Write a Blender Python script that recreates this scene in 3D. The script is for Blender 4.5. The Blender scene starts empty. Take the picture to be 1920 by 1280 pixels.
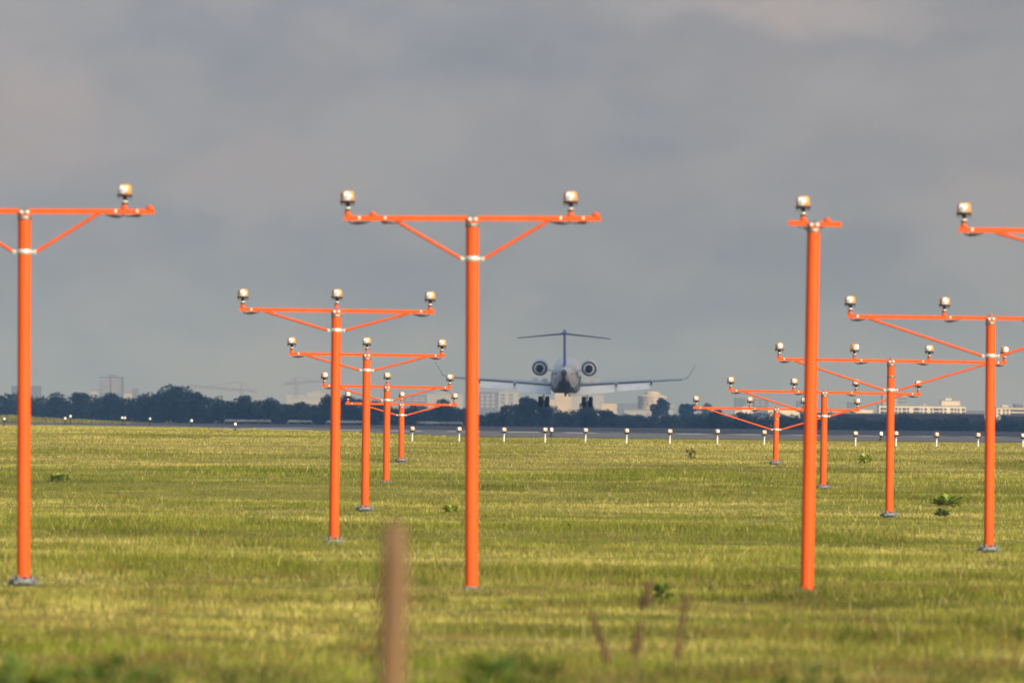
import bpy, math, random
import numpy as np
from mathutils import Vector, Matrix

# ------------------------------------------------------------------ camera, world, sun, exposure
SC = bpy.context.scene
COL = SC.collection
F = 14040.0                       # focal length in pixels of the 1920 px wide photograph
RHO, YAW, PIT = math.radians(0.60), math.radians(0.165), math.radians(0.634)
EYE = 2.0                         # eye height; ground near the camera is about z = 0
_f = Vector((math.sin(YAW)*math.cos(PIT), math.cos(YAW)*math.cos(PIT), math.sin(PIT)))
_r0 = Vector((math.cos(YAW), -math.sin(YAW), 0.0))
_u0 = _r0.cross(_f)
_r = _r0*math.cos(RHO) + _u0*math.sin(RHO)
_u = _u0*math.cos(RHO) - _r0*math.sin(RHO)

def P(px, py, Y):
    """world point that stands at distance Y (metres along the runway) in the photographed direction"""
    d = _f*F + _r*(px-960.0) + _u*(640.0-py)
    t = Y/d.y
    return Vector((d.x*t, Y, d.z*t + EYE))
def DIR(px, py):
    return (_f*F + _r*(px-960.0) + _u*(640.0-py)).normalized()

cam_d = bpy.data.cameras.new('camera'); cam = bpy.data.objects.new('camera', cam_d); COL.objects.link(cam)
cam.matrix_world = Matrix(((_r.x, _u.x, -_f.x, 0), (_r.y, _u.y, -_f.y, 0), (_r.z, _u.z, -_f.z, EYE), (0, 0, 0, 1)))
cam_d.sensor_width = 36.0; cam_d.lens = F/1920.0*36.0
cam_d.clip_start = 0.5; cam_d.clip_end = 30000
cam_d.dof.use_dof = True; cam_d.dof.focus_distance = 235.0; cam_d.dof.aperture_fstop = 4.3
SC.camera = cam

SUN_AZ, SUN_EL = math.radians(142), math.radians(27)      # azimuth clockwise from +Y: behind the camera, to the right
S = Vector((math.sin(SUN_AZ)*math.cos(SUN_EL), math.cos(SUN_AZ)*math.cos(SUN_EL), math.sin(SUN_EL)))
sun_d = bpy.data.lights.new('sun', 'SUN'); sun = bpy.data.objects.new('sun', sun_d); COL.objects.link(sun)
sun_d.energy = 5.0; sun_d.angle = math.radians(0.53); sun_d.color = (1.0, 0.905, 0.76)
sun.rotation_euler = S.to_track_quat('Z', 'Y').to_euler()

SC.view_settings.view_transform = 'Standard'; SC.view_settings.look = 'None'
SC.view_settings.exposure = 0.35; SC.view_settings.gamma = 1.0; SC.view_settings.use_curve_mapping = False
SC.cycles.max_bounces = 6; SC.cycles.transparent_max_bounces = 8
SC.cycles.volume_bounces = 1
SC.cycles.filter_width = 1.6

W = bpy.data.worlds.new('World'); SC.world = W; W.use_nodes = True
nt = W.node_tree; N = nt.nodes; L = nt.links; N.clear()
def nd(t, **k):
    n = N.new(t)
    for a, b in k.items(): setattr(n, a, b)
    return n
out = nd('ShaderNodeOutputWorld')
sky = nd('ShaderNodeTexSky', sky_type='NISHITA', sun_disc=False, sun_elevation=SUN_EL, sun_rotation=SUN_AZ)
sky.air_density = 1.2; sky.dust_density = 2.0
bg1 = nd('ShaderNodeBackground'); bg1.inputs[1].default_value = 0.15; L.new(sky.outputs[0], bg1.inputs[0])
tc = nd('ShaderNodeTexCoord')
sep = nd('ShaderNodeSeparateXYZ'); L.new(tc.outputs['Generated'], sep.inputs[0])
# grey cloud deck: colour by elevation, broken up by soft noise and a few pale breaks
ramp = nd('ShaderNodeValToRGB')
mr = nd('ShaderNodeMapRange'); mr.inputs[1].default_value = -0.01; mr.inputs[2].default_value = 0.06
L.new(sep.outputs[2], mr.inputs[0]); L.new(mr.outputs[0], ramp.inputs[0])
e = ramp.color_ramp.elements
e[0].position = 0.0; e[0].color = (0.266, 0.278, 0.332, 1)
e[1].position = 1.0; e[1].color = (0.326, 0.328, 0.348, 1)
m = ramp.color_ramp.elements.new(0.35); m.color = (0.284, 0.296, 0.326, 1)
m = ramp.color_ramp.elements.new(0.65); m.color = (0.304, 0.316, 0.342, 1)
def noise(scale3, det, rough, dist=0.0, loc=(0, 0, 0)):
    mp = nd('ShaderNodeMapping'); mp.inputs['Scale'].default_value = scale3; mp.inputs['Location'].default_value = loc
    L.new(tc.outputs['Generated'], mp.inputs[0])
    n = nd('ShaderNodeTexNoise'); n.inputs['Scale'].default_value = 1.0; n.inputs['Detail'].default_value = det
    n.inputs['Roughness'].default_value = rough; n.inputs['Distortion'].default_value = dist
    L.new(mp.outputs[0], n.inputs['Vector']); return n
n1 = noise((24, 24, 46), 4, 0.5, 0.4, (3.1, 0, 1.7))
n2 = noise((60, 60, 100), 5, 0.55, 0.3, (0.3, 5, 2.2))
def math_(op, a, b=None, c=None):
    n = nd('ShaderNodeMath', operation=op)
    for i, v in enumerate((a, b, c)):
        if v is None: continue
        if isinstance(v, (int, float)): n.inputs[i].default_value = v
        else: L.new(v, n.inputs[i])
    return n.outputs[0]
def maprange(v, a, b, c, d, smooth=True):
    n = nd('ShaderNodeMapRange'); n.interpolation_type = 'SMOOTHERSTEP' if smooth else 'LINEAR'
    for i, q in enumerate((a, b, c, d)): n.inputs[i+1].default_value = q
    L.new(v, n.inputs[0]); return n.outputs[0]
def mixc(f, a, b, mode='MIX'):
    n = nd('ShaderNodeMix', data_type='RGBA', blend_type=mode)
    if isinstance(f, (int, float)): n.inputs[0].default_value = f
    else: L.new(f, n.inputs[0])
    for i, v in ((6, a), (7, b)):
        if isinstance(v, tuple): n.inputs[i].default_value = v
        else: L.new(v, n.inputs[i])
    return n.outputs[2]
c = ramp.outputs[0]
c = mixc(maprange(n1.outputs[0], 0.42, 0.66, 0, 0.55), c, (0.372, 0.364, 0.376, 1))
c = mixc(maprange(n1.outputs[0], 0.50, 0.32, 0, 0.45), c, (0.246, 0.268, 0.308, 1))
# pale, faintly pink breaks in the deck and darker bellies, each at its own direction in the sky
warp = noise((90, 90, 120), 3, 0.5)
wv = nd('ShaderNodeVectorMath', operation='MULTIPLY_ADD')
L.new(warp.outputs[1], wv.inputs[0]); wv.inputs[1].default_value = (0.022, 0.0, 0.016)
L.new(tc.outputs['Generated'], wv.inputs[2])
for (bx_, by_, rx, rz, amt, colr) in [(x_[0], x_[1], x_[2], x_[3], min(1, x_[4]*1.25), x_[5]) for x_ in [
        (40, 170, 150, 95, 0.75, (0.435, 0.385, 0.370, 1)), (80, 270, 150, 80, 0.55, (0.41, 0.37, 0.36, 1)),
        (470, 330, 210, 70, 0.6, (0.395, 0.365, 0.355, 1)), (760, 210, 260, 60, 0.32, (0.38, 0.365, 0.37, 1)),
        (1480, 20, 260, 45, 0.75, (0.45, 0.405, 0.39, 1)), (150, 10, 280, 40, 0.45, (0.40, 0.38, 0.385, 1)),
        (1850, 370, 140, 60, 0.6, (0.40, 0.37, 0.36, 1)), (1650, 150, 260, 60, 0.35, (0.385, 0.37, 0.375, 1)),
        (380, 60, 200, 55, 0.45, (0.27, 0.285, 0.315, 1)), (900, 120, 240, 60, 0.45, (0.265, 0.28, 0.315, 1)),
        (640, 20, 200, 40, 0.4, (0.275, 0.285, 0.325, 1)), (1200, 230, 200, 60, 0.35, (0.28, 0.30, 0.33, 1))]]:
    dv = DIR(bx_, by_)
    v1 = nd('ShaderNodeVectorMath', operation='SUBTRACT'); L.new(wv.outputs[0], v1.inputs[0])
    v1.inputs[1].default_value = (dv.x+0.011, dv.y, dv.z+0.008)
    v2 = nd('ShaderNodeVectorMath', operation='MULTIPLY'); L.new(v1.outputs[0], v2.inputs[0])
    v2.inputs[1].default_value = (F/rx, 6.0, F/rz)
    v3 = nd('ShaderNodeVectorMath', operation='LENGTH'); L.new(v2.outputs[0], v3.inputs[0])
    c = mixc(maprange(v3.outputs['Value'], 1.9, 0.0, 0, min(1, amt*1.05)), c, (colr[0]*.98, colr[1]*1.0, colr[2]*1.04, 1))
c = mixc(maprange(n2.outputs[0], 0.38, 0.66, 0, 0.34), c, (0.400, 0.403, 0.416, 1))
c = mixc(maprange(sep.outputs[2], 0.09, 0.45, 0, 1.0), c, (0.27, 0.36, 0.52, 1))   # the deck thins to blue overhead
bg2 = nd('ShaderNodeBackground'); bg2.inputs[1].default_value = 0.76; L.new(c, bg2.inputs[0])
# the deck is closed ahead and breaks up towards the sun behind the camera
n3 = noise((3, 3, 3), 3, 0.5)
cov = math_('ADD', math_('MULTIPLY', sep.outputs[1], 0.9), n3.outputs[0])
fac = maprange(cov, 0.0, 0.55, 0.2, 1.0)
ms = nd('ShaderNodeMixShader'); L.new(fac, ms.inputs[0]); L.new(bg1.outputs[0], ms.inputs[1]); L.new(bg2.outputs[0], ms.inputs[2])
L.new(ms.outputs[0], out.inputs[0])

# ------------------------------------------------------------------ helpers
rnd = random.Random(7)
MATS = {}
def mat(name, color, rough=0.6, metal=0.0, var=0.0, vscale=8.0, color2=None, attr=None, sub=0.0, spec=0.5, bump=0.0, coords='Object', stretch=(1, 1, 1)):
    if name in MATS: return MATS[name]
    m = bpy.data.materials.new(name); m.use_nodes = True
    t = m.node_tree; b = t.nodes['Principled BSDF']
    b.inputs['Base Color'].default_value = (*color, 1); b.inputs['Roughness'].default_value = rough
    b.inputs['Metallic'].default_value = metal; b.inputs['Specular IOR Level'].default_value = spec
    if attr:
        a = t.nodes.new('ShaderNodeAttribute'); a.attribute_name = attr; t.links.new(a.outputs['Color'], b.inputs['Base Color'])
        if sub:
            tr = t.nodes.new('ShaderNodeBsdfTranslucent'); t.links.new(a.outputs['Color'], tr.inputs[0])
            mx = t.nodes.new('ShaderNodeMixShader'); mx.inputs[0].default_value = sub
            t.links.new(b.outputs[0], mx.inputs[1]); t.links.new(tr.outputs[0], mx.inputs[2])
            t.links.new(mx.outputs[0], t.nodes['Material Output'].inputs[0])
    elif color2 is not None or var:
        c2 = color2 if color2 is not None else tuple(x*(1-var) for x in color)
        tcn = t.nodes.new('ShaderNodeTexCoord'); mp = t.nodes.new('ShaderNodeMapping')
        mp.inputs['Scale'].default_value = stretch
        n = t.nodes.new('ShaderNodeTexNoise'); n.inputs['Scale'].default_value = vscale; n.inputs['Detail'].default_value = 6
        n.inputs['Roughness'].default_value = 0.6
        r = t.nodes.new('ShaderNodeValToRGB')
        r.color_ramp.elements[0].position = 0.35; r.color_ramp.elements[0].color = (*color, 1)
        r.color_ramp.elements[1].position = 0.68; r.color_ramp.elements[1].color = (*c2, 1)
        t.links.new(tcn.outputs[coords], mp.inputs[0]); t.links.new(mp.outputs[0], n.inputs['Vector'])
        t.links.new(n.outputs[0], r.inputs[0]); t.links.new(r.outputs[0], b.inputs['Base Color'])
        if bump:
            bp = t.nodes.new('ShaderNodeBump'); bp.inputs['Strength'].default_value = bump
            t.links.new(n.outputs[0], bp.inputs['Height']); t.links.new(bp.outputs[0], b.inputs['Normal'])
    MATS[name] = m
    return m

ORANGE = mat('orange_paint', (0.68, 0.092, 0.008), 0.5, color2=(0.55, 0.072, 0.008), vscale=5.0, stretch=(1.6, 1.6, 0.22), spec=0.22)
GALV = mat('galvanised_steel', (0.52, 0.53, 0.46), 0.42, 0.55, color2=(0.30, 0.31, 0.27), vscale=14)
PLATE = mat('weathered_zinc_plate', (0.27, 0.28, 0.27), 0.6, 0.3, color2=(0.035, 0.033, 0.032), vscale=22)
CLAMP = mat('zinc_clamp', (0.74, 0.73, 0.64), 0.32, 0.45, color2=(0.55, 0.54, 0.48), vscale=20)
DKSTEEL = mat('weathered_steel', (0.12, 0.105, 0.085), 0.5, 0.5, color2=(0.30, 0.28, 0.22), vscale=25)
FLANGE = mat('bronze_flange', (0.035, 0.022, 0.022), 0.45, 0.3, var=0.3)
AMBER = mat('amber_housing', (0.85, 0.36, 0.07), 0.3, 0.2, color2=(0.45, 0.25, 0.11), vscale=16)
LENS = mat('lens_glass', (0.90, 0.93, 0.97), 0.2, 0.15, color2=(0.42, 0.40, 0.38), vscale=36, spec=1.0)
LENSR = mat('lens_reflector', (0.72, 0.70, 0.66), 0.18, 0.85, color2=(0.45, 0.42, 0.38), vscale=24)
CABLE = mat('black_cable', (0.018, 0.012, 0.012), 0.5, var=0.2)
CLIP = mat('pale_clip', (0.85, 0.75, 0.60), 0.4, var=0.1)
PIPEW = mat('pale_stake_paint', (0.66, 0.63, 0.58), 0.5, var=0.25)
CONC = mat('concrete', (0.15, 0.14, 0.12), 0.9, color2=(0.09, 0.085, 0.075), vscale=9, bump=0.3)

class MB:
    def __init__(s): s.v = []; s.f = []; s.sm = []
    def add(s, vs, fs, smooth=False):
        o = len(s.v); s.v += [tuple(v) for v in vs]
        for f in fs: s.f.append(tuple(i+o for i in f)); s.sm.append(smooth)
    def box(s, c, d, rot=None):
        x, y, z = d[0]/2, d[1]/2, d[2]/2
        vs = [Vector((a*x, b*y, e*z)) for a in (-1, 1) for b in (-1, 1) for e in (-1, 1)]
        if rot is not None: vs = [rot @ v for v in vs]
        vs = [v+Vector(c) for v in vs]
        s.add(vs, [(0, 1, 3, 2), (4, 6, 7, 5), (0, 4, 5, 1), (2, 3, 7, 6), (0, 2, 6, 4), (1, 5, 7, 3)])
    def tube(s, a, b, r0, r1=None, n=14, caps=True, smooth=True):
        a = Vector(a); b = Vector(b); r1 = r0 if r1 is None else r1
        q = (b-a).to_track_quat('Z', 'Y')
        vs = []
        for p, r in ((a, r0), (b, r1)):
            for i in range(n):
                t = 2*math.pi*i/n; vs.append(p + q @ Vector((math.cos(t)*r, math.sin(t)*r, 0)))
        s.add(vs, [(i, (i+1) % n, n+(i+1) % n, n+i) for i in range(n)], smooth)
        if caps: s.add(vs, [tuple(range(n-1, -1, -1)), tuple(range(n, 2*n))])
    def lathe(s, prof, o=(0, 0, 0), axis=(0, 0, 1), n=20, smooth=True, sx=1.0):
        """prof: (radius, height) list"""
        q = Vector(axis).to_track_quat('Z', 'Y'); o = Vector(o); vs = []
        for r, h in prof:
            for i in range(n):
                t = 2*math.pi*i/n; vs.append(o + q @ Vector((math.cos(t)*r*sx, math.sin(t)*r, h)))
        fs = []
        for k in range(len(prof)-1):
            for i in range(n): fs.append((k*n+i, k*n+(i+1) % n, (k+1)*n+(i+1) % n, (k+1)*n+i))
        s.add(vs, fs, smooth)
        s.add(vs[:n], [tuple(range(n-1, -1, -1))]); s.add(vs[-n:], [tuple(range(n))])
    def path(s, pts, r, n=8):
        pts = [Vector(p) for p in pts]; vs = []
        for i, p in enumerate(pts):
            d = (pts[min(i+1, len(pts)-1)] - pts[max(i-1, 0)]).normalized(); q = d.to_track_quat('Z', 'Y')
            rr = r if not isinstance(r, (list, tuple)) else r[i]
            for k in range(n):
                t = 2*math.pi*k/n; vs.append(p + q @ Vector((math.cos(t)*rr, math.sin(t)*rr, 0)))
        fs = []
        for i in range(len(pts)-1):
            for k in range(n): fs.append((i*n+k, i*n+(k+1) % n, (i+1)*n+(k+1) % n, (i+1)*n+k))
        s.add(vs, fs, True)
        m_ = len(pts)-1
        s.add(vs[:n], [tuple(range(n-1, -1, -1))]); s.add(vs[m_*n:], [tuple(range(n))])
    def mesh(s, name, m):
        me = bpy.data.meshes.new(name); me.from_pydata(s.v, [], s.f); me.materials.append(m)
        me.polygons.foreach_set('use_smooth', s.sm); me.update(); return me
    def build(s, name, m, parent=None, loc=None):
        return obj(name, s.mesh(name, m), parent, loc)
def obj(name, me, parent=None, loc=None, rot=None, scale=None):
    o = bpy.data.objects.new(name, me); COL.objects.link(o)
    if parent is not None: o.parent = parent
    if loc is not None: o.location = loc
    if rot is not None: o.rotation_euler = rot
    if scale is not None: o.scale = scale
    return o
def tag(o, label=None, cat=None, group=None, kind=None):
    if label: o['label'] = label
    if cat: o['category'] = cat
    if group: o['group'] = group
    if kind: o['kind'] = kind
    return o
def empty(name, loc, label, cat, group=None, rot=None):
    o = bpy.data.objects.new(name, None); COL.objects.link(o); o.location = loc; o.empty_display_size = 0.3
    if rot is not None: o.rotation_euler = rot
    return tag(o, label, cat, group)
def npmesh(name, V, faces_idx, counts, m, cols=None, smooth=False):
    """big mesh straight from numpy: V (n,3), flat corner index array, corners per face"""
    me = bpy.data.meshes.new(name)
    me.vertices.add(len(V)); me.vertices.foreach_set('co', V.astype(np.float32).ravel())
    me.loops.add(len(faces_idx)); me.loops.foreach_set('vertex_index', faces_idx.astype(np.int32))
    me.polygons.add(len(counts))
    st = np.concatenate(([0], np.cumsum(counts)[:-1])).astype(np.int32)
    me.polygons.foreach_set('loop_start', st)
    me.materials.append(m)
    if cols is not None:
        a = me.color_attributes.new('col', 'FLOAT_COLOR', 'POINT'); a.data.foreach_set('color', cols.astype(np.float32).ravel())
    me.update(calc_edges=True)
    if smooth: me.polygons.foreach_set('use_smooth', np.ones(len(counts), dtype=bool))
    return me
def vnoise(x, y, scale, seed):
    """smooth 2-D value noise 0..1"""
    r = np.random.RandomState(seed); T = r.rand(256, 256)
    fx = x/scale; fy = y/scale; ix = np.floor(fx).astype(int); iy = np.floor(fy).astype(int)
    tx = fx-ix; ty = fy-iy; tx = tx*tx*(3-2*tx); ty = ty*ty*(3-2*ty)
    g = lambda a, b: T[a % 256, b % 256]
    return (g(ix, iy)*(1-tx)+g(ix+1, iy)*tx)*(1-ty) + (g(ix, iy+1)*(1-tx)+g(ix+1, iy+1)*tx)*ty

# ------------------------------------------------------------------ ground
RZ = EYE-0.42                                                 # level of the paved area
_Y = [-300, 0, 60, 90, 120, 150, 180, 210, 240, 252, 300, 20000]
_Z = [-0.15, -0.06, 0.0, 0.02, 0.03, 0.185, 0.54, 0.88, 1.44, RZ-0.012, RZ-0.012, RZ-0.012]
_yy = np.linspace(-300, 600, 901); _zz = np.interp(_yy, _Y, _Z)
_k = np.hanning(25); _k /= _k.sum(); _zs = np.convolve(np.pad(_zz, 12, mode='edge'), _k, mode='valid')
_zs = np.where(_yy > 244, np.interp(_yy, _Y, _Z), _zs)
# border of the paved area: grass lies on the near side of this line
_BX = np.array([-400, -60, -30, -20, -8.3, -4.6, -1.5, 1.0, 200]); _BY = np.array([660, 600, 560, 505, 385, 310, 262, 253, 250])
def border(x): return np.interp(x, _BX, _BY)
def gz(x, y):
    x = np.asarray(x, float); y = np.asarray(y, float)
    z = np.interp(y, _yy, _zs)
    b = (vnoise(x, y, 9, 1)-0.5)*0.10 + (vnoise(x, y, 2.5, 2)-0.5)*0.04
    fade = np.clip((238-y)/25, 0, 1)
    return z + b*fade
def gz1(x, y): return float(gz(np.array([x]), np.array([y]))[0])

# one sheet, fine near the lights and coarse out to the horizon
xs = np.unique(np.concatenate((np.linspace(-4500, -60, 24), np.linspace(-60, 60, 81), np.linspace(60, 4500, 24))))
ys = np.unique(np.concatenate((np.linspace(-250, 0, 6), np.linspace(0, 260, 174), np.linspace(260, 700, 40), np.linspace(700, 9800, 30))))
GX, GY = np.meshgrid(xs, ys); GZ = gz(GX, GY)
nx, ny = len(xs), len(ys)
V = np.stack((GX.ravel(), GY.ravel(), GZ.ravel()), 1)
ii = (np.arange(ny-1)[:, None]*nx+np.arange(nx-1)[None, :]).ravel()
fi = np.stack((ii, ii+1, ii+nx+1, ii+nx), 1).ravel()
SOIL = mat('turf_soil', (0.13, 0.13, 0.016), 0.95, color2=(0.22, 0.18, 0.045), vscale=0.35, spec=0.1)
tag(obj('ground', npmesh('ground', V, fi, np.full(len(ii), 4), SOIL, smooth=True)), kind='structure')

ASPH = mat('asphalt', (0.080, 0.078, 0.080), 0.75, color2=(0.115, 0.112, 0.108), vscale=0.02, stretch=(1, 0.25, 1), spec=0.3)
PAINT = mat('runway_paint', (0.42, 0.42, 0.41), 0.7, color2=(0.28, 0.28, 0.27), vscale=0.6, spec=0.3)
bm = MB()
pts = [(x, float(border(x))) for x in (-400, -60, -30, -20, -8.3, -4.6, -1.5, 1.0, 200, 400)]
far = [(400, 1420), (-400, 1420)]
bm.add([(x, y, RZ) for x, y in pts+far], [tuple(range(len(pts)+2))])
tag(bm.build('runway', ASPH), kind='structure')
bm = MB()
CX = 8.02
def flat(x0, x1, y0, y1, dz=0.004): bm.add([(x0, y0, RZ+dz), (x1, y0, RZ+dz), (x1, y1, RZ+dz), (x0, y1, RZ+dz)], [(0, 1, 2, 3)])
for sx in (-22.5, 22.5): flat(CX+sx-0.45, CX+sx+0.45, 396, 1400)
flat(CX-22, CX+22, 390, 391.8)
for k in range(6):
    for sg in (-1, 1): flat(CX+sg*(3+k*3.2)-0.9, CX+sg*(3+k*3.2)+0.9, 396, 426)
for k in range(18): flat(CX-0.45, CX+0.45, 450+k*50, 480+k*50)
tag(bm.build('runway_markings', PAINT), kind='structure')

# ------------------------------------------------------------------ grass
rs = np.random.RandomState(11)
def scatter(y0, y1, dens, mx, left=None):
    """points inside the photographed wedge plus a margin on both sides"""
    ymid = (y0+y1)/2; a = (-(918+mx)/F)*y1 - 2.5; b = ((1002+mx)/F)*y1 + 2.5
    if left is not None: b = left
    n = int((b-a)*(y1-y0)*dens)
    return rs.uniform(a, b, n), rs.uniform(y0, y1, n)
XS = []; YS = []; WD = []; HT = []
def addb(y0, y1, dens, w, h, mx=120, left=None):
    x, y = scatter(y0, y1, dens, mx, left)
    XS.append(x); YS.append(y); WD.append(np.full(len(x), w)); HT.append(np.full(len(x), h))
for y0 in range(36, 120, 6): addb(y0, y0+6, 230 if y0 < 100 else 180, 0.0066, 0.125)
for y0 in range(120, 180, 6): addb(y0, y0+6, 135, 0.0085, 0.105)
for y0 in range(180, 252, 6): addb(y0, y0+6, 90, 0.011, 0.10)
for y0 in range(252, 560, 14): addb(y0, y0+14, 12, 0.035, 0.10, left=-1)
x = np.concatenate(XS); y = np.concatenate(YS); wd = np.concatenate(WD); ht = np.concatenate(HT)
k = y < border(x)-0.15; x, y, wd, ht = x[k], y[k], wd[k], ht[k]
# patches: tall/short and dry/green
pn = vnoise(x, y, 4.5, 21)*0.3 + vnoise(x, y, 1.3, 22)*0.3 + vnoise(x, y, 0.35, 23)*0.4
hn = vnoise(x, y, 5.0, 31)*0.35 + vnoise(x, y, 1.3, 32)*0.35 + vnoise(x, y, 0.35, 33)*0.3
ylist = [36, 55, 68, 80, 88, 91, 95, 108, 116, 120, 126, 140, 152, 160, 172, 182, 188, 196, 204, 212, 222, 236, 252, 600]
slist = [.24, .27, .33, .32, .42, .50, .26, .25, .46, .38, .27, .30, .38, .50, .38, .30, .16, .20, .62, .62, .84, .92, .95, .92]
dry = np.interp(y + (vnoise(x, y, 3.5, 41)-0.5)*26*np.clip(y/150, .3, 1), ylist, slist) + (pn-0.5)*2.2
dry = np.clip(dry, 0.02, 0.97)
h = ht*0.68*(0.2+1.4*hn)*(0.4+0.9*rs.rand(len(x)))
dry = dry + (vnoise(x*0.06, y, 1.1, 44)-.5)*np.interp(y, [60, 150, 190, 240], [.06, .25, .8, 1.0])     # mower tracks run across the field
strk = vnoise(x*0.10, y, 4.0, 47)*.6+vnoise(x*0.25, y, 2.0, 48)*.4
dry = np.clip(dry+(strk-.5)*np.clip((y-85)/60, 0, 1)*.5, .02, .97)
dry = np.where(y > 203, np.maximum(dry, .55+.35*vnoise(x*.2, y, 1.6, 49)), dry)
lush = np.exp(-((y-191)/4.5)**2)*np.clip((vnoise(x, y, 5, 50)-.25)*3, 0, 1)
dry = dry*(1-.8*lush)
feet = [P(a_, b_, u_*30).xy for u_, a_, b_ in ((3, 44, 1103), (3, 884, 1106), (3, 1513, 1110), (4, 626, 1026), (5, 684, 962), (6, 724, 906), (7, 752, 869), (4, 1854, 1034), (5, 1667, 974), (6, 1543, 918), (7, 1454, 877))]
worn = np.zeros(len(x))
for f_ in feet: worn = np.maximum(worn, np.clip(1.25-np.hypot((x-f_[0]-.1)/(.55+.5*vnoise(x, y, .3, 45)), (y-f_[1])/.8), 0, 1))
tp = np.clip((vnoise(x, y, 5.5, 71)*.6+vnoise(x, y, 1.6, 72)*.4-.52)/.14, 0, 1)   # lush taller patches
h = h*(1+.5*lush)*(1+.7*tp)*(1-.75*worn); dry = dry*(1-.75*tp)
tall = rs.rand(len(x)) < 0.004
isd = np.clip(dry*0.9 + rs.normal(0, .20, len(x)) + 0.25*(rs.rand(len(x)) < dry*.5), 0, 1)
h = np.where(tall, h*1.6, h); h = np.where(y > 200, h*0.8, h); h = np.where(y > 244, h*0.55, h)
z = gz(x, y) - 0.01
n = len(x)
ang = rs.uniform(0, np.pi, n); lean = rs.uniform(0.1, 1.0, n)*h; la = rs.uniform(0, 2*np.pi, n)
dx, dy = np.cos(ang)*wd/2, np.sin(ang)*wd/2
lx, ly = np.cos(la)*lean, np.sin(la)*lean
Vb = np.empty((n, 5, 3))
Vb[:, 0] = np.stack((x-dx, y-dy, z), 1); Vb[:, 1] = np.stack((x+dx, y+dy, z), 1)
Vb[:, 2] = np.stack((x+dx*.8+lx*.35, y+dy*.8+ly*.35, z+h*.6), 1); Vb[:, 3] = np.stack((x-dx*.8+lx*.35, y-dy*.8+ly*.35, z+h*.6), 1)
Vb[:, 4] = np.stack((x+lx, y+ly, z+h), 1)
base = np.arange(n)[:, None]*5
fi = np.concatenate((base+np.array([[0, 1, 2, 3]]), base+np.array([[3, 2, 4]])), 1).ravel()
cnt = np.tile([4, 3], n)
g1 = np.array([0.285, 0.325, 0.015]); g2 = np.array([0.128, 0.190, 0.014]); d1 = np.array([0.80, 0.65, 0.24]); d2 = np.array([0.52, 0.44, 0.070])
t = np.clip(vnoise(x, y, 4.0, 51)*0.5+vnoise(x, y, 0.45, 52)*0.45+rs.rand(n)*0.45-0.2, 0, 1)[:, None]
cg = g1*t+g2*(1-t); cd = d1*t+d2*(1-t)
cg = cg*(1-.22*tp[:, None])*(1-.45*np.clip((vnoise(x, y, 1.4, 81)*.5+vnoise(x, y, .5, 82)*.5-.45)/.25, 0, 1))[:, None]   # darker species in clumps
cc = cg*(1-isd[:, None]) + cd*isd[:, None]
nr = np.clip((112-y)/25, 0, 1)
bl_ = np.clip((vnoise(x, y*.5, .9, 91)*.6+vnoise(x, y*.5, .3, 92)*.4-.50)/.16, 0, 1)*nr                    # dark broadleaf blotches
rd_ = np.clip((vnoise(x+9, y*.5, .8, 93)*.6+vnoise(x, y*.5, .25, 94)*.4-.55)/.14, 0, 1)*nr                 # reddish dock and sorrel
cc = cc*(1-.5*bl_[:, None]); cc = cc*(1-.6*rd_[:, None])+np.array([.24, .15, .05])*.6*rd_[:, None]
cc = cc*(1-.28*np.clip((.47-strk)/.12, 0, 1)*np.clip((y-80)/40, 0, 1))[:, None]
cc = np.where(tall[:, None], np.array([.66, .57, .26]), cc)
cc = cc*(1-.8*worn[:, None])+np.array([.16, .11, .06])*.8*worn[:, None]
red = (rs.rand(n) < 0.05)[:, None]; cc = np.where(red, np.array([0.22, 0.12, 0.05]), cc)
cc = cc*(0.85+0.3*rs.rand(n))[:, None]
C4 = np.ones((n, 5, 4)); C4[:, :, :3] = cc[:, None, :]
GRASS = mat('grass_blades', (0.1, 0.12, 0.02), 0.65, attr='col', sub=0.38, spec=0.08)
me = npmesh('grass', Vb.reshape(-1, 3), fi, cnt, GRASS, C4.reshape(-1, 4))
tag(obj('grass', me), 'mown green grass with straw coloured dry streaks covering the approach field', 'grass', kind='stuff')
print('grass blades', n)

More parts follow.
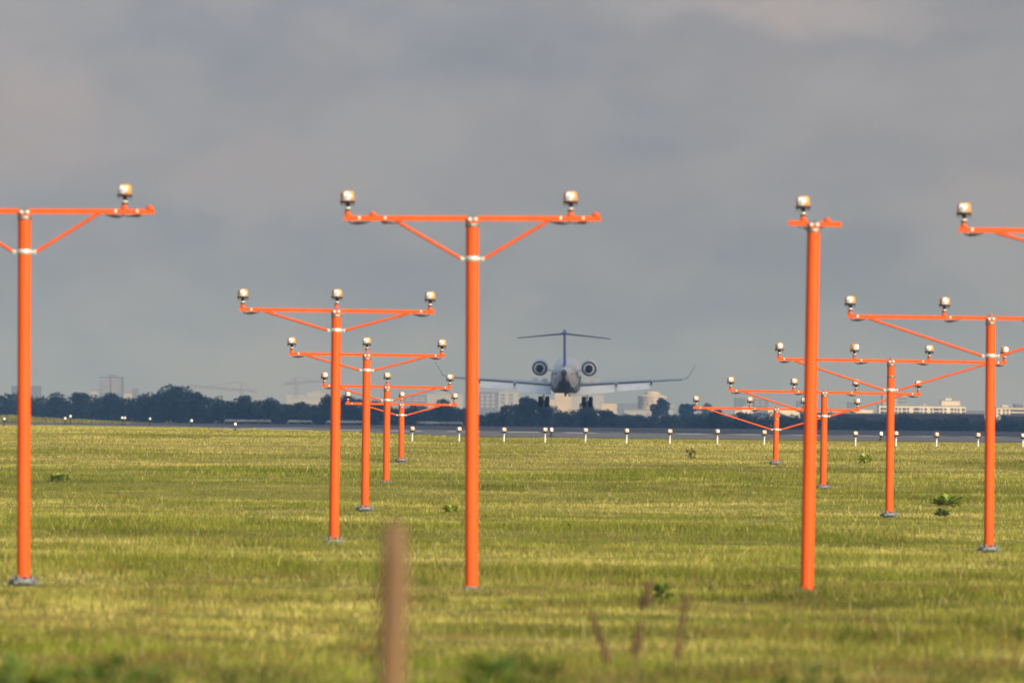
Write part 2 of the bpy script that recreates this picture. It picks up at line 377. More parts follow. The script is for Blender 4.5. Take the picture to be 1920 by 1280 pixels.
# ------------------------------------------------------------------ leaf clumps (trees, bushes)
LEAFM = mat('leaf_dark', (0.035, 0.048, 0.02), 0.8, attr='col', sub=0.1, spec=0.08)
BARK = mat('bark', (0.075, 0.06, 0.045), 0.9, var=0.4)
def leaf_cloud(blobs, per, size, seed, tint=(0.042, 0.072, 0.045), shell=0.55):
    """leaf-sized faces through the volume of ellipsoidal clumps (cx,cy,cz,rx,ry,rz)"""
    r = np.random.RandomState(seed); Vs = []; Cs = []
    for (cx, cy, cz, rx, ry, rz) in blobs:
        n = max(20, int(per*(rx*rz)))
        d = r.normal(size=(n, 3)); d /= np.linalg.norm(d, axis=1)[:, None]
        rad = (shell + (1-shell)*r.rand(n))**0.6 * (0.86+0.28*vnoise(d[:, 0]*3+cx, d[:, 2]*3+d[:, 1]*2+cz, 0.8, seed % 97))
        p = np.array([cx, cy, cz]) + d*rad[:, None]*np.array([rx, ry, rz])
        s = size*(0.6+0.8*r.rand(n))[:, None]
        a = r.normal(size=(n, 3)); a /= np.linalg.norm(a, axis=1)[:, None]
        b = np.cross(a, r.normal(size=(n, 3))); b /= np.linalg.norm(b, axis=1)[:, None]
        q = np.stack((p-a*s*.5, p+b*s*.32, p+a*s*.5, p-b*s*.32), 1)
        Vs.append(q)
        tt = np.array(tint)*(0.75+0.5*r.rand())*(0.7+0.6*r.rand(n))[:, None]
        cc = np.ones((n, 4, 4)); cc[:, :, :3] = tt[:, None, :]; Cs.append(cc)
    Vs = np.concatenate(Vs); Cs = np.concatenate(Cs); m_ = len(Vs)
    return Vs.reshape(-1, 3), np.arange(m_*4), np.full(m_, 4), Cs.reshape(-1, 4)
def crown_blobs(w, h, r, low=0.12, ry=None):
    """clumps of a crown of width w and height h standing on z=0"""
    bl = []; ry = w*0.45 if ry is None else ry
    for k in range(15):
        a = r.uniform(0, 2*math.pi); t = r.uniform(0, 1)
        zc = h*(low+ (0.86-low)*t); env = math.sin(math.pi*min(1, 0.22+0.73*(zc/h)))**0.6
        rad = w*0.34*env*math.sqrt(r.uniform(0.05, 1))
        s = w*r.uniform(0.13, 0.22)
        bl.append((math.cos(a)*rad, math.sin(a)*rad*ry/(w*.5), zc, s*1.1, s*1.1, s*0.85))
    bl.append((0, 0, h*0.48, w*0.30, w*0.28, h*0.36)); bl.append((0, 0, h*0.84, w*0.2, w*0.2, h*0.15))
    return bl
def tree(px, topy, wpx, Y, label, group=None, tint=(0.042, 0.072, 0.045), cat='tree', name='tree', size=None):
    top = P(px, topy, Y); zb = gz1(top.x, Y); h = top.z - zb; w = wpx*Y/F
    t = empty(name, (top.x, Y, zb), label, cat, group)
    r = random.Random(int(px*13+topy))
    bl = crown_blobs(w, h, r)
    V_, fi_, cn_, c_ = leaf_cloud(bl, 150, (size or 0.36)*Y/1450, int(px), tint)
    obj('crown', npmesh('crown', V_, fi_, cn_, LEAFM, c_), t)
    b = MB(); b.path([(0, 0, -0.2), (0.05*w*r.uniform(-1, 1), 0, h*0.3), (0.02*w, 0, h*0.7)], [h*.035, h*.026, h*.01])
    for k in range(4):
        a = r.uniform(0, 6.28); z0 = h*r.uniform(.25, .5)
        b.path([(0, 0, z0), (math.cos(a)*w*.16, math.sin(a)*w*.16, z0+h*.12), (math.cos(a)*w*.3, math.sin(a)*w*.3, z0+h*.28)], [h*.014, h*.01, h*.005], 5)
    b.build('trunk', BARK, t)
    return t

# ------------------------------------------------------------------ lamp fitting (shared meshes)
def m_socket():
    b = MB(); b.lathe([(.040, 0), (.040, .012), (.034, .03), (.026, .055), (.026, .062)], n=16); return b.mesh('socket', ORANGE)
def m_stem():
    b = MB(); b.lathe([(.034, .056), (.036, .060), (.036, .070), (.020, .074), (.018, .120), (.024, .135), (.024, .16)], n=16)
    for k in range(3):
        a = k*2.1+0.4; b.tube((math.cos(a)*.024, math.sin(a)*.024, .09), (math.cos(a)*.024, math.sin(a)*.024, .155), .006, n=6)
    return b.mesh('stem', FLANGE)
def m_collar():
    b = MB(); b.lathe([(.026, .0755), (.040, .080), (.042, .094), (.030, .100)], n=18); return b.mesh('collar', CLAMP)
def m_flange():
    b = MB(); b.lathe([(.060, .150), (.092, .158), (.095, .162), (.095, .170), (.080, .174)], n=24)
    for k in range(14):
        a = k*2*math.pi/14; r0 = .083
        b.tube((math.cos(a)*r0, math.sin(a)*r0, .158), (math.cos(a)*r0*.96, math.sin(a)*r0*.96, .115), .0028, .0016, n=5)
    return b.mesh('flange', FLANGE)
def m_housing():
    b = MB(); b.lathe([(.070, .1745), (.079, .178), (.081, .22), (.079, .265), (.070, .287), (.045, .296), (.0, .298)], n=28)
    for k in range(8):
        a = k*math.pi/4+.2; b.tube((math.cos(a)*.080, math.sin(a)*.080, .18), (math.cos(a)*.077, math.sin(a)*.077, .272), .0045, n=6)
    return b.mesh('housing', AMBER)
def m_lens():
    """faceted front glass that bulges out of the housing towards the approach (-Y), narrower at its top"""
    b = MB(); o = Vector((.003, -.060, .228)); n = 14; rr = random.Random(4)
    R0 = [.060+.006*math.sin(3*t_*.45+1.1) for t_ in range(n)]
    rings = [(1.0, 0), (.97, .014), (.72, .028), (.40, .033)]; vs = []
    for k, (f_, d) in enumerate(rings):
        for i in range(n):
            t = 2*math.pi*(i+0.5*(k % 2))/n; up = math.sin(t); R = R0[i]*(1-.30*max(0, up))
            j_ = rr.uniform(-.010, .010) if k else 0
            vs.append(o+Vector((math.cos(t)*R*f_, -d+j_, up*(.060 if up > 0 else .056)*f_)))
    fs = []
    for k in range(len(rings)-1):
        for i in range(n): fs.append((k*n+i, k*n+(i+1) % n, (k+1)*n+(i+1) % n, (k+1)*n+i))
    fs.append(tuple((len(rings)-1)*n+i for i in range(n)))
    b.add(vs, fs); b.add([v+Vector((0, .02, 0)) for v in vs[:n]]+vs[:n], [(i, (i+1) % n, n+(i+1) % n, n+i) for i in range(n)])
    return b.mesh('lens', LENS)
LM = dict(stem=m_stem(), collar=m_collar(), flange=m_flange(), housing=m_housing(), lens=m_lens())
SOCK = m_socket()
SOCKW = SOCK.copy(); SOCKW.materials[0] = GALV
def add_lamp(parent, loc, rz=0.0, tilt=0.0, scale=1.0, sock=None):
    """part 'lamp' (its orange socket) with the rest of the fitting as sub-parts"""
    s_ = obj('lamp', sock or SOCK, parent, loc, (0, tilt, rz), (scale,)*3)
    for nm, me_ in LM.items(): obj(nm, me_, s_)
    return s_

# ------------------------------------------------------------------ masts
def mast(u, base, top, barL, barR, lamps, label, group, clampy=None, braceL=None, braceR=None, stubs=(), caps=True, band=None, knob=False, plate=True, post_r=.079, sink=0.035):
    """all arguments in photo pixels at distance u*30 m; the mast is built in metres round its own base"""
    Y = u*30.0; B = P(base[0], base[1], Y); B.z = gz1(B.x, Y)
    T = P(top[0], top[1], Y)
    t = empty('approach_light_mast', B, label, 'light mast', group)
    lt = T-B; lt.y = 0
    b = MB(); b.tube((0, 0, 0.03), lt*0.999, post_r, n=28, caps=True)
    b.build('post', ORANGE, t)
    H = lt.z
    ax = lt.normalized()
    # crossbar in front of the post head, square tube with end plates
    l_ = P(*barL, Y)-B; r_ = P(*barR, Y)-B
    l_.y = r_.y = -0.0
    sp = T.x-B.x
    b = MB(); a = (r_-l_).normalized(); q = a.to_track_quat('X', 'Z').to_matrix()
    for (p0, p1) in ((l_, None), (None, r_)):
        fpar = (lt.x-l_.x)/(r_.x-l_.x); mid = l_+(r_-l_)*fpar
        if p0 is None: p0 = mid + a*(post_r*0.75)
        if p1 is None: p1 = mid - a*(post_r*0.75)
        b.box((p0+p1)/2, ((p1-p0).length, .058, .062), q)
    b.build('crossbar', ORANGE, t)
    def on(px_):
        w = P(px_, barL[1]+(barR[1]-barL[1])*(px_-barL[0])/(barR[0]-barL[0]), Y)-B; w.y = 0; return w
    mid = l_+(r_-l_)*((lt.x-l_.x)/(r_.x-l_.x))
    # bolted steel head
    b = MB()
    b.lathe([(post_r+.004, -.075), (post_r+.007, -.07), (post_r+.007, -.03), (post_r+.001, -.026)], mid+Vector((0, 0, -.03)), ax, n=24)
    b.lathe([(post_r*.92, -.03), (post_r*.92, .030), (post_r*.7, .045), (.02, .05)], mid+Vector((0, 0, -.02)), ax, n=18)
    b.build('post_head', DKSTEEL, t)
    for sg in (-1, 1):
        b = MB(); b.lathe([(.028, -.02), (.030, 0), (.028, .018), (.012, .026)], mid+Vector((sg*.036, -post_r*.86, -.015)), (0, -1, 0), n=10)
        b.build('saddle_bolt', CLAMP, t)
    b = MB(); b.tube(mid+Vector((0, -post_r-.002, -.075)), mid+Vector((0, -post_r-.018, -.075)), .012, n=6); b.build('head_screw', CLAMP, t)
    if knob:
        b = MB(); b.lathe([(.022, .0), (.022, .035), (.015, .046), (0.002, .05)], mid+Vector((0, 0, .025)), n=12); b.build('cap', ORANGE, t)
    if band is not None:
        zb = (P(top[0], band, Y)-B).z; o_ = ax*(zb/ax.z)
        b = MB(); b.lathe([(post_r+.001, -.018), (post_r+.005, -.016), (post_r+.005, .016), (post_r+.001, .018)], o_, ax, n=24); b.build('band', DKSTEEL, t)
    if clampy is not None:
        zc = (P(top[0], clampy, Y)-B).z; o_ = ax*(zc/ax.z)
        b = MB(); b.lathe([(post_r+.001, -.030), (post_r+.007, -.028), (post_r+.007, .028), (post_r+.001, .030)], o_, ax, n=28)
        for sg in (-1, 1):
            b.box(o_+Vector((sg*(post_r+.030), 0, 0)), (.050, .036, .030))
            b.box(o_+Vector((sg*(post_r+.050), 0, .012)), (.030, .050, .024)); b.box(o_+Vector((sg*(post_r+.050), 0, -.014)), (.026, .044, .022))
            b.tube(o_+Vector((sg*(post_r+.046), -.026, 0)), o_+Vector((sg*(post_r+.046), -.044, 0)), .011, n=6)
        b.build('clamp', CLAMP, t)
        for px_, sg in ((braceL, -1), (braceR, 1)):
            if px_ is None: continue
            e_ = on(px_) + Vector((0, -.004, -.030)); s0 = o_+Vector((sg*(post_r+.058), -.004, 0))
            b = MB(); b.tube(s0, e_, .0205, n=12)
            d_ = (e_-s0).normalized(); b.tube(e_-d_*.12+Vector((0, -.021, 0)), e_-d_*.12+Vector((0, -.034, 0)), .012, n=6)
            b.box(e_+Vector((0, 0, .008)), (.07, .03, .03)); b.build('brace', ORANGE, t)
    for px_ in lamps:
        p_ = on(px_)
        centre = abs(p_.x-lt.x) < post_r
        add_lamp(t, p_+Vector((0, 0, .031 if not centre else .050)), rz=rnd.uniform(-.45, .45), tilt=rnd.uniform(-.035, .035))
        if not centre:
            sg = 1 if p_.x < lt.x else -1
            off = sg*rnd.choice((.10, .12, .14)) if len(lamps) > 1 or True else .1
            c0 = p_+Vector((off, -.033, -.03))
            b = MB(); b.path([p_+Vector((-.01*sg, -.02, -.01)), p_+Vector((off*.25, -.03, -.062)), c0+Vector((-.02*sg, 0, -.030)), c0+Vector((.03*sg, 0, -.026)), c0+Vector((.10*sg, .0, -.018)), c0+Vector((.14*sg, .01, .005))], [.006, .008, .020, .018, .008, .006], 7)
            b.build('cable', CABLE, t)
            b = MB(); b.box(p_+Vector((off, -.033, .004)), (.024, .010, .036)); b.build('cable_clip', CLIP, t)
    for px_ in stubs:
        p_ = on(px_)
        b = MB(); b.lathe([(.046, 0), (.044, .02), (.030, .030), (.028, .046), (.010, .050)], p_+Vector((0, 0, .031)), n=14); b.build('blank_stub', ORANGE, t)
        sg = -1 if p_.x > lt.x else 1
        c0 = p_+Vector((sg*.15, -.033, -.03))
        b = MB(); b.path([c0+Vector((-.05*sg, 0, -.004)), c0+Vector((-.01*sg, 0, -.022)), c0+Vector((.03*sg, 0, -.020)), c0+Vector((.12*sg, 0, -.034)), c0+Vector((.2*sg, .01, .0))], [.009, .021, .015, .005, .005], 7); b.build('cable', CABLE, t)
        b = MB(); b.box(p_+Vector((sg*.15, -.033, .004)), (.022, .010, .030)); b.build('cable_clip', CLIP, t)
    if plate:
        b = MB()
        b.lathe([(.120, -.05), (.125, .05), (.118, .086)], n=20)
        b.build('footing', CONC, t, (0, 0, -sink))
        b = MB()
        b.lathe([(.150, .070), (.172, .074), (.178, .080), (.178, .128), (.170, .136), (.120, .140), (post_r+.010, .150), (post_r+.006, .185), (post_r, .187)], n=28)
        for k in range(8):
            a_ = k*math.pi/4+.3; cx_, cy_ = math.cos(a_)*.140, math.sin(a_)*.140
            b.tube((cx_, cy_, .136), (cx_, cy_, .185), .012, n=6); b.tube((cx_, cy_, .136), (cx_, cy_, .160), .024, n=6)
        b.box((.07, -.180, .104), (.080, .02, .038)); b.box((-.09, -.168, .10), (.06, .03, .040)); b.box((-.02, -.182, .104), (.03, .02, .03)); b.box((.185, 0, .10), (.05, .06, .05)); b.box((-.19, .02, .09), (.04, .05, .06))
        b.build('base_plate', PLATE, t, (0, 0, -sink)).scale = (.88, .88, 1)
    return t

G3 = 'masts of the wide front crossbar'; G4 = 'three lamp side row masts'; G5 = 'four lamp centre row masts'
mast(3, (44, 1103), (46, 397), (-325, 394), (290, 397), [-186, 233], 'tall orange mast at the left picture edge, one white lamp on its right arm', G3, clampy=472, braceL=-92, braceR=184, stubs=[281, -138])
mast(3, (884, 1106), (886, 408), (645, 409), (1127, 410), [652, 1070], 'tallest orange mast left of the aircraft, two lamps near the ends of a long crossbar', G3, clampy=485, braceL=742, braceR=1028, stubs=[699, 1117], sink=.15)
mast(3, (1513, 1110), (1526, 418), (1478, 418), (1578, 421), [1506], 'tall orange mast with a very short crossbar and a single lamp, right of the aircraft', G3, stubs=[1551], sink=.14)
mast(3, (2162, 1116), (2170, 436), (1797, 431), (2545, 439), [1807, 2041, 2275, 2509], 'crossbar end with one lamp reaching in from the right picture edge', G3, clampy=510, braceL=1868, braceR=2470)
mast(4, (626, 1026), (631, 580), (449, 580), (815, 585), [455, 631, 806], 'nearest three lamp orange mast, its post just left of the blurred brown stake', G4, clampy=619, braceL=498, braceR=765)
mast(5, (684, 962), (688, 663), (542, 663), (834, 667), [547, 688, 828], 'second nearest three lamp orange mast, grey base plate level with the stake top', G4, clampy=694, braceL=575, braceR=798)
mast(6, (724, 906), (726, 722), (603, 723), (847, 727), [608, 726, 843], 'second farthest three lamp orange mast, its foot hidden in the grass', G4, clampy=750, braceL=632, braceR=815, sink=.12)
mast(7, (752, 869), (753, 756), (648, 756), (857, 759), [652, 753, 852], 'smallest, farthest three lamp orange mast, standing left of the landing aircraft', G4, clampy=778, braceL=678, braceR=826)
mast(4, (1854, 1034), (1858, 596), (1590, 593), (2125, 600), [1594, 1770, 1946, 2122], 'nearest four lamp orange mast, its post close to the right picture edge', G5, clampy=667, braceL=1630, braceR=2085, knob=True)
mast(5, (1667, 974), (1671, 677), (1456, 673), (1887, 680), [1461, 1602, 1742, 1883], 'second nearest four lamp orange mast, dark band below its head', G5, clampy=731, braceL=1490, braceR=1850, knob=True, band=706)
mast(6, (1543, 918), (1546, 737), (1366, 732), (1727, 739), [1370, 1488, 1605, 1722], 'second farthest four lamp orange mast, just right of the tall single lamp mast', G5, clampy=780, braceL=1395, braceR=1692, knob=True)
mast(7, (1454, 877), (1456, 768), (1300, 764), (1612, 769), [1305, 1406, 1507, 1607], 'smallest, farthest four lamp orange mast, right of the landing aircraft', G5, clampy=805, braceL=1325, braceR=1585, knob=True, band=786)
# conduit lying beside the foot of the nearest three-lamp mast
p = P(648, 1028, 119.6); b = MB(); b.tube((-.09, 0, .035), (.10, -.02, .03), .010, n=8); b.build('conduit', GALV)
o = bpy.data.objects['conduit']; o.location = (p.x, 119.6, gz1(p.x, 119.6)+.03); tag(o, 'short pale conduit lying by the base plate of the nearest three lamp mast', 'pipe')
# one blank stub lamp row of low lights: the crossbar near the pavement
def low_light_parts(t, h):
    b = MB(); b.tube((0, 0, -.05), (0, 0, h), .026, n=12); b.lathe([(.03, h-.004), (.03, h+.008), (.024, h+.01)], n=12); b.build('stake', PIPEW, t)
    add_lamp(t, (0, 0, h-.055), rz=rnd.uniform(-.2, .2), sock=SOCKW)
GL = 'low white approach lights along the pavement edge'
low = [(687, 802, 'low white light almost hidden behind the second nearest three lamp mast'),
       (773, 803, 'low white light just right of the farthest three lamp mast foot'),
       (861, 804, 'low white light just left of the tall two lamp mast post'),
       (945, 805, 'low white light on a stake, first to the right of the tall two lamp mast'),
       (1022, 805, 'low white light below the left main wheels, a tiny light beside it'),
       (1098, 806, 'low white light on a stake below the right main wheels'),
       (1175, 807, 'low white light on a stake below the right flap of the aircraft'),
       (1256, 808, 'low white light on a stake below the right wing tip'),
       (1345, 808, 'low white light between the right wing tip and the farthest four lamp mast'),
       (1433, 810, 'low white light just left of the farthest four lamp mast'),
       (1519, 811, 'low white light hidden behind the tall single lamp mast'),
       (1604, 812, 'low white light on a stake between the single lamp mast and the dark banded mast'),
       (1680, 812, 'low white light half hidden behind the dark banded four lamp mast'),
       (1756, 814, 'low white light, left of the two between the rightmost posts'),
       (1834, 815, 'low white light just left of the nearest four lamp mast post'),
       (1918, 816, 'low white light cut by the right picture edge')]
for i, (px_, py_, lb) in enumerate(low):
    Y = 240.0; q = P(px_, py_, Y); zb = gz1(q.x, Y)
    t = empty('low_approach_light', (q.x, Y, zb), lb, 'ground light', GL)
    low_light_parts(t, (q.z-.232+.055)-zb)
# tiny edge lights on the pavement
WHITE = mat('white_glass', (0.82, 0.80, 0.76), 0.25, color2=(0.7, 0.6, 0.5), vscale=40)
edge = [(8, 786, 480, 'tiny white edge light on the pavement at the far left picture edge'),
        (122, 784, 700, 'tiny pinkish edge light, left of the close pair beyond the dark pavement'),
        (132, 780, 760, 'tiny white edge light raised on a mound, right of the close pair'),
        (229, 783, 680, 'left light of the tight pair below the pale high-rise'),
        (234, 783, 690, 'right light of the tight pair below the pale high-rise'),
        (281, 785, 620, 'tiny edge light on the pavement below the large domed tree'),
        (359, 789, 520, 'tiny edge light on the pavement right of the large domed tree'),
        (441, 797, 350, 'white edge light at the grass border below the left crane'),
        (1034, 808, 262, 'tiny white light beside the stake light under the left main wheels'),
        (1652, 819, 262, 'tiny dark based light just left of the dark banded mast')]
for px_, py_, Y, lb in edge:
    q = P(px_, py_, Y); zb = RZ if Y > 255 else gz1(q.x, Y)
    if Y in (700, 760, 680, 690): zb = RZ+0.0
    hh = max(0.30, q.z-zb+.12)
    t = empty('pavement_edge_light', (q.x, Y, zb), lb, 'edge light', 'small lights along the pavement edges')
    s_ = Y/520 if Y > 400 else .75
    b = MB(); b.lathe([(.11*s_, 0), (.11*s_, .03), (.04*s_, .06), (.035*s_, hh-.22*s_), (.085*s_, hh-.20*s_), (.085*s_, hh-.17*s_)], n=14); b.build('stand', FLANGE, t)
    b = MB(); b.lathe([(.078*s_, hh-.168*s_), (.085*s_, hh-.10*s_), (.075*s_, hh-.03*s_), (.04*s_, hh), (.0, hh+.005)], n=16); b.build('dome', WHITE, t)

# ------------------------------------------------------------------ foreground stake and weeds
b = MB()
p0 = P(741, 984, 20.0); zb = gz1(p0.x, 20.0); pb = P(735, 1280, 20.0)
lean = (p0.x-pb.x)/(p0.z-pb.z)
H_ = p0.z-zb; r_ = random.Random(3); prof = []
nn = 18
pts_ = [(lean*(H_*k/nn), 0, H_*k/nn) for k in range(nn+1)]
rad = [.0375+.0015*math.sin(k*1.7)+.0012*r_.uniform(-1, 1) for k in range(nn+1)]; rad[-1] = .030
pts_.append((lean*H_, 0, H_+.008)); rad.append(.015)
b.path(pts_, rad, 14)
STAKE = mat('weathered_wood', (0.16, 0.088, 0.036), 0.85, color2=(0.10, 0.055, 0.024), vscale=7, stretch=(1, 1, 0.15), bump=0.3)
o = b.build('wooden_stake', STAKE); o.location = (p0.x-lean*H_, 20.0, zb)
tag(o, 'blurred brown wooden stake standing close to the camera in front of the grass', 'stake')

SEED = mat('dock_seed', (0.14, 0.075, 0.032), 0.8, var=0.4); STEM = mat('weed_stem', (0.14, 0.10, 0.035), 0.8, var=0.3)
WLEAF = mat('weed_leaf', (0.04, 0.075, 0.018), 0.6, attr='col', sub=0.3)
def dock(px, topy, px2, lenpx, Y, label, seed):
    r = random.Random(seed)
    top = P(px, topy, Y); low_ = P(px2, topy+lenpx, Y); ln = (top.x-low_.x)/(top.z-low_.z)
    bx_ = low_.x-(low_.z-0)*ln*0.5; zb = gz1(bx_, Y)
    t = empty('dock_weed', (bx_, Y, zb), label, 'weed', 'brown seed heads in the foreground')
    T = Vector((top.x-bx_, 0, top.z-zb)); Lw = Vector((low_.x-bx_, 0, low_.z-zb))
    b = MB(); b.path([(0, 0, 0), Lw*0.6+Vector((Lw.x*-.1, 0, 0)), Lw, T], [.006, .005, .004, .002], 6); b.build('stem', STEM, t)
    b = MB()
    for k in range(210):
        f_ = r.random(); c_ = Lw.lerp(T, f_); rr = .030*(1-f_*.7)*r.uniform(.2, 1)+.003; a = r.uniform(0, 6.28)
        c_ = c_+Vector((math.cos(a)*rr, math.sin(a)*rr, r.uniform(-.01, .01))); s_ = r.uniform(.004, .008)
        q = Vector((r.uniform(-1, 1), r.uniform(-1, 1), 1)).to_track_quat('Z', 'Y').to_matrix()
        b.box(c_, (s_, s_, s_*1.8), q)
    b.build('seed_head', SEED, t)
dock(1112, 1152, 1140, 92, 40, 'leaning brown seed head, leftmost of the four blurred ones', 1)
dock(1216, 1088, 1208, 50, 41, 'short brown seed head, upper middle of the four blurred ones', 2)
dock(1202, 1168, 1190, 62, 39, 'faint brown seed head, lower middle of the four blurred ones', 3)
dock(1288, 1110, 1268, 125, 40, 'tallest brown seed head, rightmost of the four blurred ones', 4)
def leafy(name, px, topy, wpx, Y, label, seed, cat='weed', group=None, tint=(0.17, 0.23, 0.02), leaf=.09, dens=1.3, up=1.2):
    """broad-leaved plant: leaves on arching stalks"""
    r = np.random.RandomState(seed); top = P(px, topy, Y); zb = gz1(top.x, Y); h = max(.12, top.z-zb); w = wpx*Y/F
    n = int(70*dens); Vs = []; cs = []
    for k in range(n):
        a = r.uniform(0, 6.283); rr = w*.5*math.sqrt(r.rand()); z_ = h*r.uniform(.25, 1.0)*(1-.35*(rr/(w*.5))**2)
        c_ = np.array([math.cos(a)*rr, math.sin(a)*rr*.7, z_])
        d_ = np.array([math.cos(a)*.8+r.uniform(-.4, .4), math.sin(a)*.8+r.uniform(-.4, .4), r.uniform(-.2, up)]); d_ /= np.linalg.norm(d_)
        s_ = np.cross(d_, [0, 0, 1]); s_ /= np.linalg.norm(s_)+1e-6; L_ = leaf*r.uniform(.6, 1.3); w_ = L_*r.uniform(.2, .3)
        m_ = c_+d_*L_*.5; m_[2] += L_*.1; e_ = c_+d_*L_; e_[2] -= L_*.12
        Vs.append([c_, m_-s_*w_, e_, m_+s_*w_]); q = np.array(tint)*r.uniform(.65, 1.35); cs.append([[*q, 1]]*4)
    t = empty(name, (top.x, Y, zb), label, cat, group)
    obj('foliage', npmesh('foliage', np.array(Vs).reshape(-1, 3), np.arange(n*4), np.full(n, 4), WLEAF, np.array(cs).reshape(-1, 4)), t)
    b = MB()
    for k in range(7):
        a = r.uniform(0, 6.28); rr = w*.3*r.rand(); b.path([(0, 0, 0), (math.cos(a)*rr*.5, math.sin(a)*rr*.5, h*.4), (math.cos(a)*rr, math.sin(a)*rr, h*.75)], [.006, .005, .003], 5)
    b.build('stem', STEM, t)
leafy('leafy_weed', 1776, 936, 32, 160, 'dark green leafy weed clump left of the rightmost post', 5, leaf=.20)
leafy('leafy_weed', 1242, 1094, 18, 84, 'small dark leafy weed above the blurred brown seed heads', 6, leaf=.10, tint=(.12, .18, .02), dens=.9)
leafy('leafy_weed', 1296, 840, 12, 215, 'thin upright weed below the right wing tip', 7, leaf=.12, dens=.6, tint=(.10, .14, .03))
leafy('leafy_weed', 845, 962, 18, 150, 'small yellow green weed left of the tall two lamp mast', 8, leaf=.12, tint=(.30, .36, .03))
leafy('leafy_weed', 1622, 854, 18, 212, 'yellow green weed clump between the masts below the pale apartment block', 9, leaf=.14, tint=(.30, .36, .03))
leafy('leafy_weed', 112, 914, 26, 178, 'dull green weed clump in the grass right of the leftmost mast', 10, leaf=.16, tint=(.24, .30, .05))
leafy('leafy_weed', 1765, 968, 12, 152, 'low dark weed under the large leafy clump by the rightmost post', 12, leaf=.12, tint=(.12, .18, .03))
gf = 'blurred leafy plants along the bottom edge'
leafy('broadleaf_plant', 200, 1228, 420, 28, 'blurred dark green plant at the bottom edge, the larger one on the left', 21, 'plant', gf, leaf=.09, dens=30, up=1.2, tint=(.085, .145, .010))
leafy('broadleaf_plant', 948, 1228, 380, 28, 'blurred dark green plant at the bottom edge right of the brown stake', 22, 'plant', gf, leaf=.09, dens=30, up=1.2, tint=(.085, .145, .010))
leafy('broadleaf_plant', 30, 1240, 240, 27, 'blurred green plant in the bottom left corner', 23, 'plant', gf, leaf=.08, dens=26, up=1.2, tint=(.09, .15, .012))
leafy('broadleaf_plant', 1525, 1248, 260, 27, 'blurred green plant at the bottom edge below the single lamp mast', 24, 'plant', gf, leaf=.08, dens=26, up=1.2, tint=(.08, .12, .012))
leafy('broadleaf_plant', 470, 1258, 240, 27, 'blurred low green plant at the bottom edge between the left clump and the brown stake', 25, 'plant', gf, leaf=.08, dens=20, up=1.2, tint=(.08, .12, .012))
leafy('broadleaf_plant', 1780, 1262, 240, 27, 'blurred low green plant at the bottom edge near the right corner', 26, 'plant', gf, leaf=.08, dens=18, up=1.2, tint=(.09, .13, .015))
# tiny white and yellow flowers in the turf
r = np.random.RandomState(77); Vs = []; cs = []
for (cx_, cy_, sx_, sy_, n_) in ((300, 1070, 120, 35, 11), (400, 1087, 60, 6, 8), (960, 985, 300, 60, 30), (590, 885, 60, 18, 26), (1690, 930, 60, 30, 20), (1560, 890, 70, 8, 22), (140, 1100, 40, 5, 8), (1200, 1000, 500, 60, 40)):
    for k in range(n_):
        px_, py_ = r.normal(cx_, sx_), r.normal(cy_, sy_)
        hz = 795+(px_-918)*math.tan(RHO); 
        Yc = np.linspace(60, 240, 400); yp = hz+F*(EYE-np.interp(Yc, _yy, _zs))/Yc
        Y = float(np.interp(-py_, -yp, Yc)); q = P(px_, py_, Y); z_ = gz1(q.x, Y)+r.uniform(.10, .17); s_ = r.uniform(.006, .012)
        col_ = (.55, .55, .48) if r.rand() < .8 else (.6, .45, .03)
        for a in (0, 1.57):
            Vs.append([[q.x-math.cos(a)*s_, Y-math.sin(a)*s_, z_], [q.x, Y, z_-s_*.7], [q.x+math.cos(a)*s_, Y+math.sin(a)*s_, z_], [q.x, Y, z_+s_*.7]]); cs.append([[*col_, 1]]*4)
tag(obj('wild_flowers', npmesh('wild_flowers', np.array(Vs).reshape(-1, 3), np.arange(len(Vs)*4), np.full(len(Vs), 4), mat('petals', (.7, .7, .6), .7, attr='col'), np.array(cs).reshape(-1, 4))),
    'tiny white and yellow flowers scattered through the grass', 'flowers', kind='stuff')

# ------------------------------------------------------------------ verge beyond the pavement on the left
x = rs.uniform(-80, -42, 14000); y = 874+rs.uniform(0, 60, 14000)
hv = np.interp(x, [-75, -66, -58, -52, -48, -42], [.80, .84, .86, .50, .38, .15])
bmv = MB()
pv = [(-130, 876), (-52, 876), (-49, 900), (-50, 960), (-130, 960)]
bmv.add([(a, c_, RZ+.02) for a, c_ in pv]+[(a*.99-1, c_+(6 if c_ < 900 else -6), RZ+.16) for a, c_ in pv], [(0, 1, 6, 5), (1, 2, 7, 6), (2, 3, 8, 7), (3, 4, 9, 8), (4, 0, 5, 9), (5, 6, 7, 8, 9)])
tag(bmv.build('verge_bank', SOIL), kind='structure')
n = len(x); h = hv*(0.5+0.8*vnoise(x, y, 2.5, 61))+.03; z = np.full(n, RZ+.05); wv_ = .09; ang = rs.uniform(0, 3.14, n)
Vt = np.stack((np.stack((x-np.cos(ang)*wv_, y-np.sin(ang)*wv_, z), 1), np.stack((x+np.cos(ang)*wv_, y+np.sin(ang)*wv_, z), 1), np.stack((x+rs.uniform(-.15, .15, n), y, z+h), 1)), 1)
tt = vnoise(x, y, 4, 62)[:, None]; cc = np.array([.10, .12, .02])*(1-tt)+np.array([.30, .25, .08])*tt
C4 = np.ones((n, 3, 4)); C4[:, :, :3] = cc[:, None, :]
tag(obj('verge_grass', npmesh('verge_grass', Vt.reshape(-1, 3), np.arange(n*3), np.full(n, 3), GRASS, C4.reshape(-1, 4))),
    'rough tall grass on the bank beyond the pavement at left', 'grass', kind='stuff')

